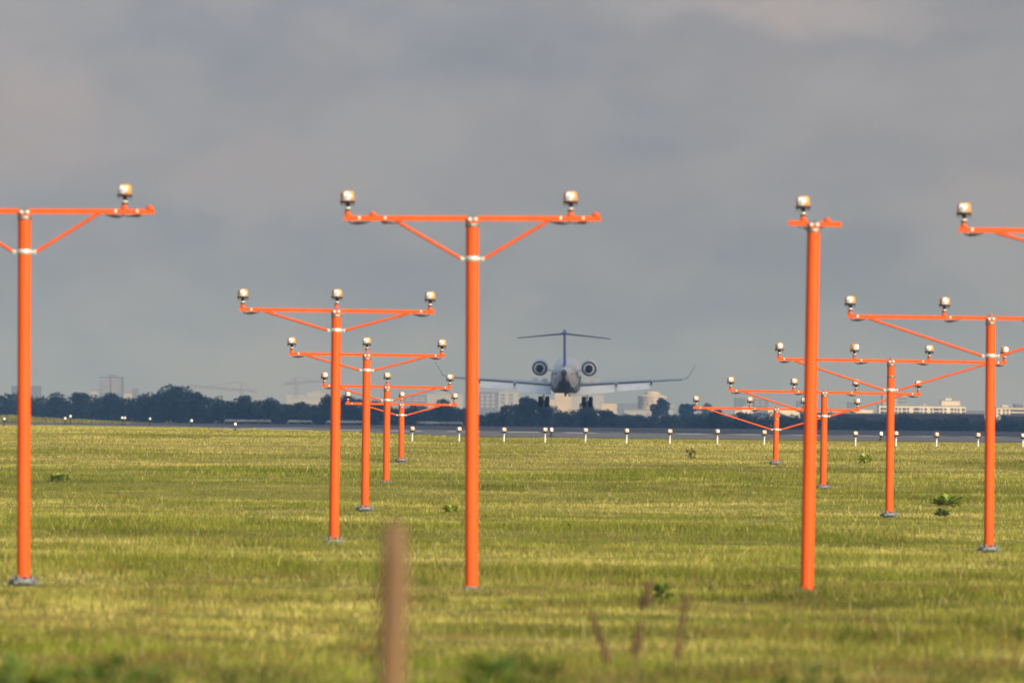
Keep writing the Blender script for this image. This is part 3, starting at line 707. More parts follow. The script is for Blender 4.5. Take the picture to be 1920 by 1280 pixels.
# ------------------------------------------------------------------ woods and trees
def wood(name, prof, Y, depth, label, seed, tint, per=26, size=.5, step=2.6):
    r = np.random.RandomState(seed); bl = []
    px_ = np.array([a for a, _ in prof], float); py_ = np.array([b_ for _, b_ in prof], float)
    x0 = P(px_[0], 800, Y).x; x1 = P(px_[-1], 800, Y).x
    x_ = x0
    while x_ < x1:
        for row in range(3):
            yy = Y+row*depth/3+r.uniform(-.3, .3)*depth/3
            pxx = 918+(x_)*F/Y
            top = P(pxx, np.interp(pxx, px_, py_), Y).z - RZ
            if top < .8: continue
            top = top*r.uniform(.86, 1.0) if row else top*r.uniform(.9, 1.0)
            s = min(top*.55, r.uniform(1.8, 3.4))
            xx = x_+r.uniform(-1, 1)
            bl.append((xx, yy, RZ+top-s*.8, s, s, s*.8))
            zc = top-s*1.6
            while zc > -.3:
                s2 = r.uniform(1.6, 3.0); bl.append((xx+r.uniform(-1.5, 1.5), yy+r.uniform(-1, 1), RZ+max(zc, .6), s2, s2, s2*.8)); zc -= s2*1.1
                if row: break
        x_ += step*r.uniform(.7, 1.2)
    V_, fi_, cn_, c_ = leaf_cloud(bl, per, size, seed, tint)
    print(name, len(cn_))
    return tag(obj(name, npmesh(name, V_, fi_, cn_, LEAFM, c_)), label, 'wood', kind='stuff')
profA = [(-420, 745), (-300, 740), (-200, 736), (-100, 742), (0, 737), (20, 733), (40, 742), (60, 740), (90, 741), (130, 741), (165, 738), (200, 740), (230, 743), (260, 739), (280, 733), (300, 728), (335, 728), (365, 737), (390, 744), (410, 743), (432, 750), (445, 744), (470, 745), (490, 750), (540, 752), (580, 755), (605, 755), (612, 742), (640, 741), (665, 744), (690, 750), (720, 755), (745, 768), (775, 764), (800, 768), (830, 756), (860, 758), (880, 768), (905, 786), (928, 788), (940, 776), (958, 764), (968, 752), (990, 748), (1020, 752), (1040, 764), (1060, 772), (1080, 766), (1100, 758), (1125, 764), (1150, 774), (1172, 784), (1195, 791), (1270, 792), (1320, 789), (1400, 786), (1500, 786), (1600, 788), (1700, 789), (1800, 791), (1850, 794), (1890, 799), (2000, 796), (2200, 785), (2340, 780)]
wood('woodland', profA, 1480, 70, 'dark blue green wood along the far edge of the airfield', 5, (0.040, 0.067, 0.043), per=75, size=.42)
profB = [(-520, 750), (740, 764), (780, 757), (860, 762), (900, 775), (1160, 776), (1180, 774), (1230, 776), (1300, 772), (1340, 770), (1370, 776), (1400, 773), (1480, 769), (1500, 773), (1560, 776), (1640, 775), (1680, 777), (1740, 779), (1830, 783), (1880, 788), (2100, 780), (2440, 776)]
wood('distant_woodland', profB, 2300, 160, 'paler hazy wood showing behind the nearer trees, to the right of the aircraft', 6, (0.038, 0.060, 0.045), per=34, size=.6, step=5.5)
GT = 'trees at the far edge of the airfield'
for a in [(318, 720, 100, 'large domed tree rising highest above the left wood'), (40, 731, 34, 'narrow ragged tree just left of the leftmost post'),
          (102, 736, 62, 'broad dark tree right of the leftmost post'), (152, 734, 52, 'rounded tree just left of the pale high-rise'),
          (212, 737, 58, 'low broad tree in front of the pale high-rise'), (370, 733, 44, 'tree on the right shoulder of the large domed tree'),
          (412, 740, 34, 'small tree left of the notch in the left wood'), (458, 739, 58, 'rounded tree beneath the left crane'),
          (507, 744, 46, 'rounded tree between the two cranes'), (566, 752, 54, 'low tree beneath the right crane'),
          (614, 737, 40, 'dark tree just left of the nearest three lamp post'), (650, 739, 46, 'dark tree between the two nearest three lamp posts'),
          (705, 751, 46, 'tree behind the third post of the three lamp row'), (775, 757, 34, 'small tree right of the smallest three lamp mast'),
          (834, 750, 54, 'tree under the left wing of the aircraft, next to the tall post'), (948, 758, 26, 'small tree left of the left main wheels'),
          (985, 742, 62, 'tall dark tree just left of the left main wheels'), (1020, 747, 48, 'dark tree directly behind the left main wheels'),
          (1102, 751, 58, 'dark tree directly behind the right main wheels'), (1142, 768, 44, 'dark tree right of the right main wheels'),
          (1345, 768, 50, 'bushy tree behind the left lamps of the farthest four lamp mast'), (1390, 772, 46, 'tree just left of the farthest four lamp mast post')]:
    tree(a[0], a[1], a[2], 1440+rnd.uniform(-25, 25), a[3], GT)
tree(1240, 745, 46, 2250, 'round tree in front of the cream rotunda', None); tree(1289, 756, 42, 2350, 'lower round tree right of the cream rotunda', None)
tree(1326, 754, 30, 2900, 'hazy tree left of the farthest four lamp mast crossbar end', None)

# ------------------------------------------------------------------ buildings
CREAM = mat('cream_render', (0.52, 0.47, 0.39), 0.85, color2=(0.44, 0.40, 0.33), vscale=0.15)
PALE = mat('pale_panel', (0.24, 0.245, 0.255), 0.85, color2=(0.20, 0.205, 0.215), vscale=0.1)
GREYB = mat('grey_panel', (0.085, 0.10, 0.13), 0.85, var=0.2, vscale=0.1)
CREAM2 = mat('dull_cream_render', (0.34, 0.295, 0.235), 0.85, color2=(0.28, 0.245, 0.20), vscale=0.15)
WIN = mat('window_glass', (0.02, 0.022, 0.028), 0.25, var=0.3)
WINL = mat('window_glass_pale', (0.26, 0.26, 0.27), 0.3, var=0.2)
ROOFR = mat('red_roof', (0.22, 0.15, 0.12), 0.85, var=0.2, vscale=0.2)
ROOFG = mat('grey_roof', (0.20, 0.21, 0.23), 0.8, var=0.2, vscale=0.2)
DARKB = mat('dark_cladding', (0.055, 0.065, 0.075), 0.7, var=0.25, vscale=0.1)
def building(x0, x1, top, Y, m_, label, depth=14, win=None, wm=None, boxes=(), cat='building', parapet=True, roofm=None, name='building', group=None, gable=False):
    """x0,x1,top in photo pixels; win = (rows, y_first, y_step, list of (x, w), height px)"""
    s = Y/F; a = P(x0, top, Y); b_ = P(x1, top+(x1-x0)*math.tan(RHO), Y); zb = RZ-.1
    w = b_.x-a.x; H = a.z-zb; cx_ = (a.x+b_.x)/2
    t = empty(name, (cx_, Y, zb), label, cat, group)
    m = MB(); m.box((0, depth/2, H/2), (w, depth, H)); m.build('wall', m_, t)
    m = MB(); rm = roofm or ROOFG
    if gable:
        g = max(1.0, min(w, depth)*.25); m.add([(-w/2-.3, -.3, H+.01), (w/2+.3, -.3, H+.01), (w/2+.3, depth+.3, H+.01), (-w/2-.3, depth+.3, H+.01), (-w/2-.3, depth/2, H+g), (w/2+.3, depth/2, H+g)], [(0, 1, 5, 4), (2, 3, 4, 5), (0, 4, 3), (1, 2, 5), (0, 3, 2, 1)])
    elif parapet:
        m.box((0, depth/2, H+.15), (w+.5, depth+.5, .3))
    m.build('roof', rm, t)
    for (bx0, bx1, bt) in boxes:
        q0 = P(bx0, bt, Y); ww = (bx1-bx0)*s; hh = q0.z-zb-H-.3
        if hh > .2:
            m = MB(); m.box((q0.x+ww/2-cx_, depth*.5, H+.3+hh/2), (ww, depth*.45, hh)); m.box((q0.x+ww/2-cx_, depth*.5, H+.3+hh+.1), (ww+.3, depth*.45+.3, .2)); m.build('roof_house', m_, t)
    if win:
        rows, y0, st, cols, hp = win
        for k in range(rows):
            for (wx, ww) in cols:
                q = P(wx, y0+k*st+(wx-x0)*math.tan(RHO), Y)
                m = MB(); m.box((q.x-cx_+ww*s/2, -.02, q.z-zb), (ww*s*1.3, .16, hp*s*1.3)); m.build('window', wm or WIN, t)
    return t
# far left
building(21, 74, 723, 4900, GREYB, 'wide faint grey slab block behind the leftmost post', 20)
building(187, 229, 706, 4700, GREYB, 'pale hazy high-rise block standing alone above the left wood', 20, win=(6, 711, 4.6, [(190, 16), (209, 16)], 1.4), wm=PALE, boxes=[(202, 216, 703)], cat='high-rise')
building(247, 259, 728, 6200, GREYB, 'small dark grey block just right of the pale high-rise', 12)
building(229, 247, 736, 5200, PALE, 'low house with red roof between the high-rise and the small dark block', 12, gable=True, roofm=ROOFR, name='house')
building(171, 182, 732, 5400, PALE, 'low house with red roof just left of the pale high-rise', 10, gable=True, roofm=ROOFR, name='house')
# under the cranes
building(538, 574, 740, 6800, PALE, 'faint pale block at the foot of the right crane', 18)
building(576, 612, 735, 7200, PALE, 'faint pale block right of the right crane', 18, boxes=[(590, 600, 732)])
building(545, 600, 745, 5600, PALE, 'low faint pale block in front of the pale blocks by the right crane', 14)
# behind left wing
building(757, 800, 741, 5200, GREYB, 'hazy grey block right of the smallest three lamp mast', 15, win=(2, 745, 5, [(762, 8), (776, 8), (788, 8)], 2), wm=PALE)
building(800, 868, 738, 5600, PALE, 'hazy pale wide block left of the tall two lamp post', 15, boxes=[(815, 835, 735)])
building(820, 850, 752, 4600, CREAM2, 'low cream block under the left wing', 12)
building(897, 935, 735, 4800, GREYB, 'grey block with pale windows under the left flap, right of the tall post', 16, win=(4, 740, 7, [(902, 5), (912, 5), (922, 5)], 3), wm=PALE)
building(932, 972, 733, 5000, PALE, 'hazy pale tower between the tall post and the left main wheels', 16, win=(4, 740, 7, [(940, 6), (955, 6)], 3), wm=GREYB, boxes=[(945, 958, 730)])
building(908, 942, 776, 3600, CREAM2, 'low cream shed under the left flap beside the tall dark tree', 12)
building(1040, 1072, 736, 4200, CREAM2, 'bright cream tower block seen between the main wheels', 14)
building(1025, 1042, 748, 4600, CREAM2, 'lower cream block left of the bright tower between the main wheels', 14)
building(1072, 1112, 742, 5400, PALE, 'hazy pale block behind the right main wheels', 16)
building(1108, 1132, 740, 5800, PALE, 'faint pale block above the low cream hall, right of the right main wheels', 16)
building(1127, 1157, 755, 3800, CREAM2, 'low bright cream hall right of the right main wheels', 12)
building(1157, 1200, 756, 6000, GREYB, 'wide faint grey block left of the cream rotunda', 16)
building(1170, 1222, 768, 3400, PALE, 'long low pale shed at the foot of the cream rotunda', 12)
building(1228, 1262, 766, 2700, PALE, 'pale gabled roof left of two in front of the round trees', 12, gable=True, roofm=PALE, name='house')
building(1280, 1306, 765, 2700, PALE, 'pale gabled roof right of two in front of the round trees', 12, gable=True, roofm=PALE, name='house')
building(1231, 1246, 780, 2200, CREAM, 'tiny cream hut among the dark trees right of the aircraft', 8, name='house')
# the rotunda
Y = 4300; s = Y/F; a = P(1197, 744, Y); b_ = P(1250, 744, Y); zb = RZ; R = (b_.x-a.x)/2; H = a.z-zb
t = empty('rotunda', ((a.x+b_.x)/2, Y+R, zb), 'round cream building with a stepped dome roof right of the aircraft', 'building')
m = MB(); m.lathe([(R, 0), (R, H)], n=40); m.build('wall', CREAM2, t)
m = MB(); m.lathe([(R+.5, H+.02), (R+.5, H+.7), (R*.97, H+.72), (R*.62, H+1.6)], n=40); m.build('roof', CREAM2, t)
m = MB(); m.lathe([(R*.55, H+1.6), (R*.55, H+2.3), (R*.42, H+3.0), (R*.2, H+3.5), (.1, H+3.6)], n=30); m.build('dome', CREAM2, t)
for k in range(2):
    for j in range(5):
        an = math.radians(-90-42+j*21); m = MB(); m.box((0, 0, 0), (3.0*s*.8, .3, 3.2*s*.8)); o = m.build('window', WIN, t)
        o.location = (math.cos(an)*R, math.sin(an)*R, H-(8+k*9)*s*.8); o.rotation_euler = (0, 0, an+math.pi/2)
# right side
building(1378, 1398, 746, 5600, GREYB, 'grey tower behind the left lamps of the farthest four lamp mast', 14)
building(1413, 1440, 749, 5600, GREYB, 'grey tower block just left of the farthest four lamp post', 14, win=(2, 753, 5, [(1417, 5), (1428, 5)], 2), wm=PALE)
building(1392, 1412, 762, 3800, CREAM, 'low cream block beside the grey towers', 12)
building(1378, 1392, 769, 3500, CREAM, 'tiny cream house under the left lamps of the farthest four lamp mast', 10, name='house')
building(1440, 1500, 764, 3800, CREAM, 'low cream terrace behind the farthest four lamp post', 12)
building(1494, 1512, 752, 5400, GREYB, 'narrow grey block just left of the tall single lamp post', 12)
building(1560, 1600, 766, 3700, PALE, 'low pale block behind the second farthest four lamp mast', 12)
building(1590, 1604, 754, 5200, GREYB, 'slim grey tower left of the dark banded mast', 12)
building(1600, 1637, 767, 3500, CREAM, 'low cream block left of the long apartment block', 12)
building(1655, 1702, 740, 4300, PALE, 'pale slab block rising behind the long cream apartment block', 14, win=(3, 747, 6.5, [(1684, 4), (1689.5, 3), (1695, 5), (1662, 5), (1672, 5)], 3.0), wm=GREYB, boxes=[(1675, 1686, 738)])
cols = [(1651+i*d, w) for i, (d, w) in enumerate([])]
cw = [(1652, 5), (1659, 3.5), (1672, 4), (1679, 3), (1686, 3), (1693, 5), (1701, 3), (1714, 9), (1727, 2.5), (1734, 3.5), (1745, 3), (1752, 8), (1763, 4), (1771, 3), (1783, 4), (1790, 3), (1796, 3), (1804, 5)]
building(1648, 1811, 760, 3300, CREAM, 'long cream apartment block with rows of dark windows, right of the banded mast', 14, win=(2, 766, 6.4, cw, 3.2), cat='apartment block', boxes=[(1731, 1737, 758.5)])
building(1765, 1800, 751, 3900, CREAM, 'cream block with an aerial behind the right end of the long apartment block', 12, boxes=[(1773, 1785, 747)])
building(1812, 1846, 770, 4000, GREYB, 'low grey roofs between the long apartment block and the rightmost post', 12)
building(1800, 1850, 775, 3500, PALE, 'low pale annex right of the long apartment block', 10)
building(1868, 1960, 764, 3200, CREAM, 'cream apartment block at the right picture edge', 14, win=(3, 769, 6.4, [(1872, 3), (1881, 3), (1888, 3), (1896, 11), (1910, 11), (1930, 8)], 3.0), boxes=[(1880, 1892, 760)], cat='apartment block')
building(1903, 1918, 759, 3800, GREYB, 'grey pointed roof above the cream block at the right picture edge', 12, gable=True, name='house')
building(1700, 1846, 776, 1660, DARKB, 'long dark flat roofed hangar below the cream apartment block', 30, cat='hangar', name='hangar')
building(1510, 1700, 775.5, 1750, DARKB, 'long dark low hall below the gap left of the apartment block', 30, cat='hangar', name='hangar')
building(1888, 2010, 779.5, 1640, DARKB, 'dark low hall with pale window strips at the right picture edge', 20, cat='hangar', name='hangar', win=(1, 788, 5, [(1893, 4), (1900, 4), (1908, 4), (1915, 4)], 8), wm=GREYB)
# cranes
STEELC = mat('crane_steel', (0.16, 0.13, 0.19), 0.6, var=0.2)
def lattice(b, p, q, w, n):
    p = Vector(p); q = Vector(q); d = (q-p); side = Vector((0, 0, 1)) if abs(d.x) > abs(d.z) else Vector((1, 0, 0))
    for o_ in (side*w/2, side*-w/2): b.tube(p+o_, q+o_, .32, n=5)
    for k in range(n):
        a = p+d*(k/n); c_ = p+d*((k+1)/n); b.tube(a+side*w/2*(1 if k % 2 else -1), c_+side*w/2*(-1 if k % 2 else 1), .22, n=4)
def crane(mx, topy, basey, jl, jr, label, Y=6000):
    s = Y/F; pt = P(mx, topy, Y); t = empty('tower_crane', (pt.x, Y, RZ), label, 'crane', 'tower cranes on the horizon')
    rel = lambda x_, y_: (P(x_, y_, Y)-Vector((pt.x, Y, RZ)))
    b = MB(); lattice(b, (0, 0, 0), (0, 0, rel(mx, jr[1]).z), 2.2, 12); b.tube((0, 0, rel(mx, jr[1]).z), (0, 0, pt.z-RZ), 1.0, .4, n=6); b.build('tower', STEELC, t)
    b = MB(); lattice(b, rel(*jl), rel(mx, (jl[1]*(jr[0]-mx)+jr[1]*(mx-jl[0]))/(jr[0]-jl[0])), 1.4, 10); lattice(b, rel(mx, (jl[1]*(jr[0]-mx)+jr[1]*(mx-jl[0]))/(jr[0]-jl[0])), rel(*jr), 1.2, 10)
    for j in (jl, jr): b.tube(rel(mx, topy), rel(mx+(j[0]-mx)*.7, jl[1]+(jr[1]-jl[1])*((mx+(j[0]-mx)*.7)-jl[0])/(jr[0]-jl[0])), .2, n=4)
    b.build('jib', STEELC, t)
    cwx = jl if abs(jl[0]-mx) < abs(jr[0]-mx) else jr
    b = MB(); b.box(rel(cwx[0], cwx[1]+2), (9*s, 2, 4.5*s)); b.build('counterweight', STEELC, t)
crane(454, 715, 740, (352, 723), (478, 733), 'left tower crane with a long sagging jib above the left wood')
crane(556, 706, 740, (532, 719), (610, 714), 'right tower crane standing over faint pale blocks')
# pale strips built in place of bright mirage streaks below the wood
MIRAGE = mat('mirage_pale', (0.36, 0.38, 0.40), 0.7, color2=(0.2, 0.21, 0.22), vscale=0.5)
for x0, x1, yy, lb in ((421, 508, 789, 'long pale mirage streak at the foot of the wood below the left crane'), (540, 585, 790, 'short pale mirage streak at the foot of the wood below the right crane'),
                       (612, 690, 792.5, 'pale mirage streak behind the two nearest three lamp posts'), (776, 868, 794, 'pale mirage streak left of the tall two lamp post')):
    Y = 1425; a = P(x0, yy, Y); c_ = P(x1, yy, Y); t = empty('mirage_streak', ((a.x+c_.x)/2, Y, RZ), lb, 'mirage streak', 'mirage streaks at the foot of the wood')
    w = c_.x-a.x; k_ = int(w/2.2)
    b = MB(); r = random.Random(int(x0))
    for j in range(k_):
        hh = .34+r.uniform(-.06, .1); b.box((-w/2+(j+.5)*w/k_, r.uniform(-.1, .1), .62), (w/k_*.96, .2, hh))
    b.build('streak_strip', MIRAGE, t)
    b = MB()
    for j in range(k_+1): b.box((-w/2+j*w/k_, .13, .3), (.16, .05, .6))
    b.build('post', DKSTEEL, t)  # thin legs under the added mirage strips

# ------------------------------------------------------------------ the aircraft (nose to +Y)
AW = mat('aircraft_white', (0.78, 0.76, 0.76), 0.32, color2=(0.70, 0.68, 0.69), vscale=0.8, spec=0.5)
AGR = mat('aircraft_grey', (0.48, 0.53, 0.56), 0.4, color2=(0.40, 0.45, 0.48), vscale=1.2)
AFL = mat('flap_white', (0.88, 0.90, 0.88), 0.45, color2=(0.78, 0.81, 0.80), vscale=1.5)
ABL = mat('tail_blue', (0.045, 0.085, 0.42), 0.35, color2=(0.05, 0.10, 0.50), vscale=1)
ADK = mat('engine_dark', (0.018, 0.018, 0.022), 0.45, 0.4, var=0.3)
ARIM = mat('nozzle_metal', (0.10, 0.11, 0.12), 0.35, 0.8, var=0.3)
ADUCT = mat('duct_grey', (0.60, 0.68, 0.72), 0.5, 0.0, var=0.2)
TYRE = mat('tyre_rubber', (0.006, 0.006, 0.007), 0.8, var=0.3)
ATP = mat('tailplane_grey', (0.045, 0.055, 0.06), 0.5, color2=(0.075, 0.08, 0.085), vscale=1)
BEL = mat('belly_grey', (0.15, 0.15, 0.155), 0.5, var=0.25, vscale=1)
pit, yw = math.radians(2.6), math.radians(1.25)
R_ = Matrix.Rotation(-yw, 4, 'Z') @ Matrix.Rotation(pit, 4, 'X')
tipw = P(1057, 700, 702.0); tip_l = Vector((0, -17.6, .72))
orig = tipw - (R_ @ tip_l)
ac = empty('airliner', orig, 'small white twin engined jet airliner with blue T-tail landing, seen from behind', 'aircraft')
ac.rotation_euler = R_.to_euler()
def loft(b, secs, n=36, caps=True):
    """secs: (y, xc, zc, rx, rz) rings"""
    vs = []
    for (y_, xc, zc, rx, rz) in secs:
        for i in range(n):
            t_ = 2*math.pi*i/n; vs.append((xc+math.cos(t_)*rx, y_, zc+math.sin(t_)*rz))
    fs = [(k*n+i, (k+1)*n+i, (k+1)*n+(i+1) % n, k*n+(i+1) % n) for k in range(len(secs)-1) for i in range(n)]
    b.add(vs, fs, True)
    if caps: b.add(vs[:n], [tuple(range(n))]); b.add(vs[-n:], [tuple(range(n-1, -1, -1))])
def surf(b, st, thick, n=9):
    """lifting surface: st = list of (root/tip) stations (LE point, TE point, thickness ratio, up vector)"""
    vs = []; prof = []
    for k in range(n): prof.append(k/(n-1))
    for (le, te, tk, upv) in st:
        le = Vector(le); te = Vector(te); c_ = (te-le).length; upv = Vector(upv)
        up_ = []; lo_ = []
        for x_ in prof:
            yt = tk*c_*(1.48*math.sqrt(x_)-.63*x_-1.758*x_**2+1.4215*x_**3-.5*x_**4); p_ = le.lerp(te, x_)
            up_.append(p_+upv*yt); lo_.append(p_-upv*yt*.8)
        vs += up_+lo_[::-1]
    m_ = 2*n
    fs = [(k*m_+i, k*m_+(i+1) % m_, (k+1)*m_+(i+1) % m_, (k+1)*m_+i) for k in range(len(st)-1) for i in range(m_)]
    b.add(vs, fs, True); b.add(vs[:m_], [tuple(range(m_))]); b.add(vs[-m_:], [tuple(range(m_-1, -1, -1))])
b = MB()
loft(b, [(-17.2, 0, .74, .30, .34), (-16.4, 0, .70, .46, .52), (-15, 0, .58, .76, .80), (-13.2, 0, .38, 1.05, 1.05), (-11, 0, .16, 1.27, 1.24), (-8.5, 0, 0.0, 1.345, 1.345), (0, 0, 0, 1.345, 1.345), (10, 0, 0, 1.345, 1.345), (13, 0, -.05, 1.25, 1.27), (15.5, 0, -.2, .95, .98), (17.2, 0, -.38, .55, .58), (18.2, 0, -.5, .12, .12)])
fus = b.build('fuselage', AW, ac)
fus.data.materials.append(BEL)                        # underside faces in a darker grey, a wedge that widens forward from the tail
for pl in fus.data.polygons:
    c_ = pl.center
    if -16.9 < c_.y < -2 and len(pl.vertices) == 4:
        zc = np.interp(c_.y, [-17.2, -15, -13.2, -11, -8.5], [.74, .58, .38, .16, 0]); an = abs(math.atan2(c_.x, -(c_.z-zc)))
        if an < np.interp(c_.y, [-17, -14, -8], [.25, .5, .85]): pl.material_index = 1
b = MB(); loft(b, [(-17.75, 0, .72, .20, .22), (-17.6, 0, .72, .25, .28), (-17.2, 0, .735, .31, .35)]); b.build('tail_cone', ARIM, ac)
b = MB(); b.lathe([(.13, 0), (.13, .03)], (0, -17.79, .72), (0, 1, 0), n=18); b.build('exhaust_port', ADK, ac)
# belly fairing with flat bottom
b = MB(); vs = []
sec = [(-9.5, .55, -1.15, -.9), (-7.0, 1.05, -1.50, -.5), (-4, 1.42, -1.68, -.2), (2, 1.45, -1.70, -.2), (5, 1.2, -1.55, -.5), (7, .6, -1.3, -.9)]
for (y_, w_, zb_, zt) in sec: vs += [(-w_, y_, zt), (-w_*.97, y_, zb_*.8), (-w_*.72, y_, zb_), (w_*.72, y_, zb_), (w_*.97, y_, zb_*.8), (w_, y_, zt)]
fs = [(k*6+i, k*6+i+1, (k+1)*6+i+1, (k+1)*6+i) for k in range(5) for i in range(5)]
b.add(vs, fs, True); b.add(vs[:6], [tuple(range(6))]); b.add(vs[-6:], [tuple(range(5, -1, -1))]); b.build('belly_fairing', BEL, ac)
b = MB(); b.box((.62, -7.3, -1.62), (.50, .5, .22)); b.build('belly_panel', AW, ac)
# strakes under the tail
for sg in (-1, 1):
    b = MB(); surf(b, [((sg*.70, -12.0, -.45), (sg*.45, -15.4, .02), .03, (sg*.7, 0, .7)), ((sg*1.05, -13.6, -.95), (sg*.85, -15.6, -.55), .03, (sg*.7, 0, .7))], 1); b.build('ventral_fin', AW, ac)
# fin and tailplane
b = MB(); surf(b, [((0, -9.0, 1.15), (0, -16.2, .95), .05, (1, 0, 0)), ((0, -11.2, 1.9), (0, -16.6, 1.6), .055, (1, 0, 0)), ((0, -14.3, 4.30), (0, -17.6, 4.30), .075, (1, 0, 0))], 1); b.build('fin', ABL, ac)
b = MB(); loft(b, [(-13.6, 0, 4.52, .05, .05), (-14.2, 0, 4.52, .17, .22), (-16, 0, 4.52, .19, .24), (-17.6, 0, 4.50, .16, .22), (-18.2, 0, 4.46, .07, .12)], 16); b.build('fin_fairing', ABL, ac)
for sg in (-1, 1):
    b = MB(); surf(b, [((0, -14.6, 4.34), (0, -17.3, 4.44), .075, (0, 0, 1)), ((sg*4.38, -17.0, 3.98), (sg*4.38, -18.3, 4.02), .075, (0, 0, 1))], 1); b.build('tailplane', ATP, ac)
# wings, winglets
def wz(x_): return -1.02 + abs(x_)*0.072
for sg in (-1, 1):
    b = MB()
    surf(b, [((0, 3.2, -1.10), (0, -3.1, -1.12), .06, (0, 0, 1)), ((sg*3.6, 1.0, wz(3.6)), (sg*3.6, -2.9, wz(3.6)-.03), .055, (0, 0, 1)), ((sg*8.1, -1.5, wz(8.1)), (sg*8.1, -3.9, wz(8.1)), .055, (0, 0, 1)), ((sg*11.5, -3.4, wz(11.5)), (sg*11.5, -4.9, wz(11.5)), .05, (0, 0, 1))], 1)
    w_ = b.build('wing', AGR, ac)
    b = MB(); surf(b, [((sg*11.5, -3.42, wz(11.5)+.01), (sg*11.5, -4.9, wz(11.5)+.01), .05, (0, 0, 1)), ((sg*11.75, -3.9, wz(11.5)+.2), (sg*11.75, -5.0, wz(11.5)+.2), .05, (-sg*.7, 0, .5)), ((sg*12.42, -5.0, wz(11.5)+1.42), (sg*12.42, -5.6, wz(11.5)+1.42), .05, (-sg*.9, 0, .3))], 1); b.build('winglet', ATP, ac)
    for (a0, a1, ch, dy) in ((1.40, 4.72, 1.30, 0), (4.98, 8.15, 1.05, -.25)):
        b = MB(); an = math.radians(40); y0 = -3.0 + (0 if a0 < 3 else -.4)
        def st(x_, c_):
            yte = np.interp(x_, [0, 3.6, 8.1, 11.5], [-3.1, -2.9, -3.9, -4.9]); zt = wz(x_)-.13
            return ((sg*x_, yte-.02, zt), (sg*x_, yte-.02-c_*math.cos(an), zt-c_*math.sin(an)), .06, (0, -.6, .8))
        surf(b, [st(a0, ch), st(a1, ch*.88)], 1); b.build('flap', AFL, ac)
        b = MB(); sa, sb = st(a0, 1), st(a1, 1)
        b.add([Vector(sa[0])+Vector((0, .0, .14)), Vector(sb[0])+Vector((0, .0, .14)), Vector(sb[0])+Vector((0, -.10, .02)), Vector(sa[0])+Vector((0, -.10, .02)), Vector(sa[0])+Vector((0, .12, .02)), Vector(sb[0])+Vector((0, .12, .02))], [(0, 1, 2, 3), (3, 2, 5, 4), (0, 4, 5, 1), (0, 3, 4), (1, 5, 2)]); b.build('flap_cove', ADK, ac)
    for x_ in (2.05, 2.95):
        b = MB(); b.box((sg*x_, -1.7, wz(x_)+.30), (.62, .05, .34), Matrix.Rotation(math.radians(18), 3, 'X')); b.build('spoiler', AW, ac)
    # dark cove line and aileron
    b = MB(); surf(b, [((sg*8.3, -3.75, wz(8.3)-.04), (sg*8.3, -4.25, wz(8.3)-.10), .12, (0, 0, 1)), ((sg*11.2, -4.75, wz(11.2)-.03), (sg*11.2, -5.15, wz(11.2)-.08), .12, (0, 0, 1))], 1); b.build('aileron', ARIM, ac)
    for x_ in (4.85, 8.22):
        yte = np.interp(x_, [0, 3.6, 8.1, 11.5], [-3.1, -2.9, -3.9, -4.9])
        b = MB(); loft(b, [(yte+1.2, sg*x_, wz(x_)-.12, .05, .06), (yte+.2, sg*x_, wz(x_)-.2, .10, .16), (yte-.5, sg*x_, wz(x_)-.27, .09, .14), (yte-.9, sg*x_, wz(x_)-.38, .03, .03)], 12); b.build('flap_track', ARIM, ac)
    # engine
    ex, ez = sg*2.33, 1.02
    b = MB(); loft(b, [(-13.1, ex, ez, .665, .665), (-12.4, ex, ez, .735, .735), (-11, ex, ez, .79, .79), (-9.4, ex, ez, .77, .77), (-8.9, ex, ez, .68, .68)], 32, caps=False)
    loft(b, [(-8.9, ex, ez, .68, .68), (-9.3, ex, ez, .60, .60), (-9.6, ex, ez, .02, .02)], 32, caps=False); nac = b.build('nacelle', AW, ac)
    b = MB(); loft(b, [(-13.1, ex, ez, .57, .57), (-13.29, ex, ez, .555, .555), (-13.31, ex, ez, .665, .665), (-13.1, ex, ez, .682, .682)], 32, caps=False); b.build('nozzle_rim', ADK, nac)
    b = MB(); loft(b, [(-13.25, ex, ez, .600, .600), (-13.22, ex, ez, .56, .56), (-13.24, ex, ez, .46, .46), (-13.3, ex, ez, .36, .36)], 32, caps=False); b.build('bypass_duct', ADUCT, nac)
    b = MB(); loft(b, [(-13.55, ex-sg*.03, ez-.10, .30, .30), (-13.0, ex, ez, .36, .36), (-11.9, ex, ez, .40, .40)], 24, caps=True); b.lathe([(.16, 0), (.12, .25), (.02, .5)], (ex, -13.48, ez-.03), (0, -1, 0), n=16); b.build('core_nozzle', ADK, nac)
    b = MB(); surf(b, [((sg*1.0, -9.6, .62), (sg*.85, -13.0, .62), .07, (0, 0, 1)), ((sg*1.75, -9.8, .86), (sg*1.75, -13.1, .84), .06, (0, 0, 1))], 1); b.build('pylon', AW, ac)
    # main gear
    gx = sg*2.08
    b = MB(); b.tube((gx, -1.0, -1.25), (gx, -1.0, -2.62), .055, .040, n=12); b.tube((gx-.36, -1.0, -2.63), (gx+.36, -1.0, -2.63), .06, n=10); b.tube((gx, -.5, -1.4), (gx, -.95, -2.1), .03, n=8)
    b.tube((gx-.1, -.95, -2.0), (gx-.1, -1.25, -2.35), .03, n=6)
    gear = b.build('main_gear', ARIM, ac)
    for w2 in (-.33, .33):
        b = MB(); b.lathe([(.20, -.18), (.42, -.205), (.49, -.16), (.51, -.06), (.51, .06), (.49, .16), (.42, .205), (.20, .18)], (gx+w2, -1.0, -2.63), (1, 0, 0), n=28); b.build('wheel', TYRE, gear)
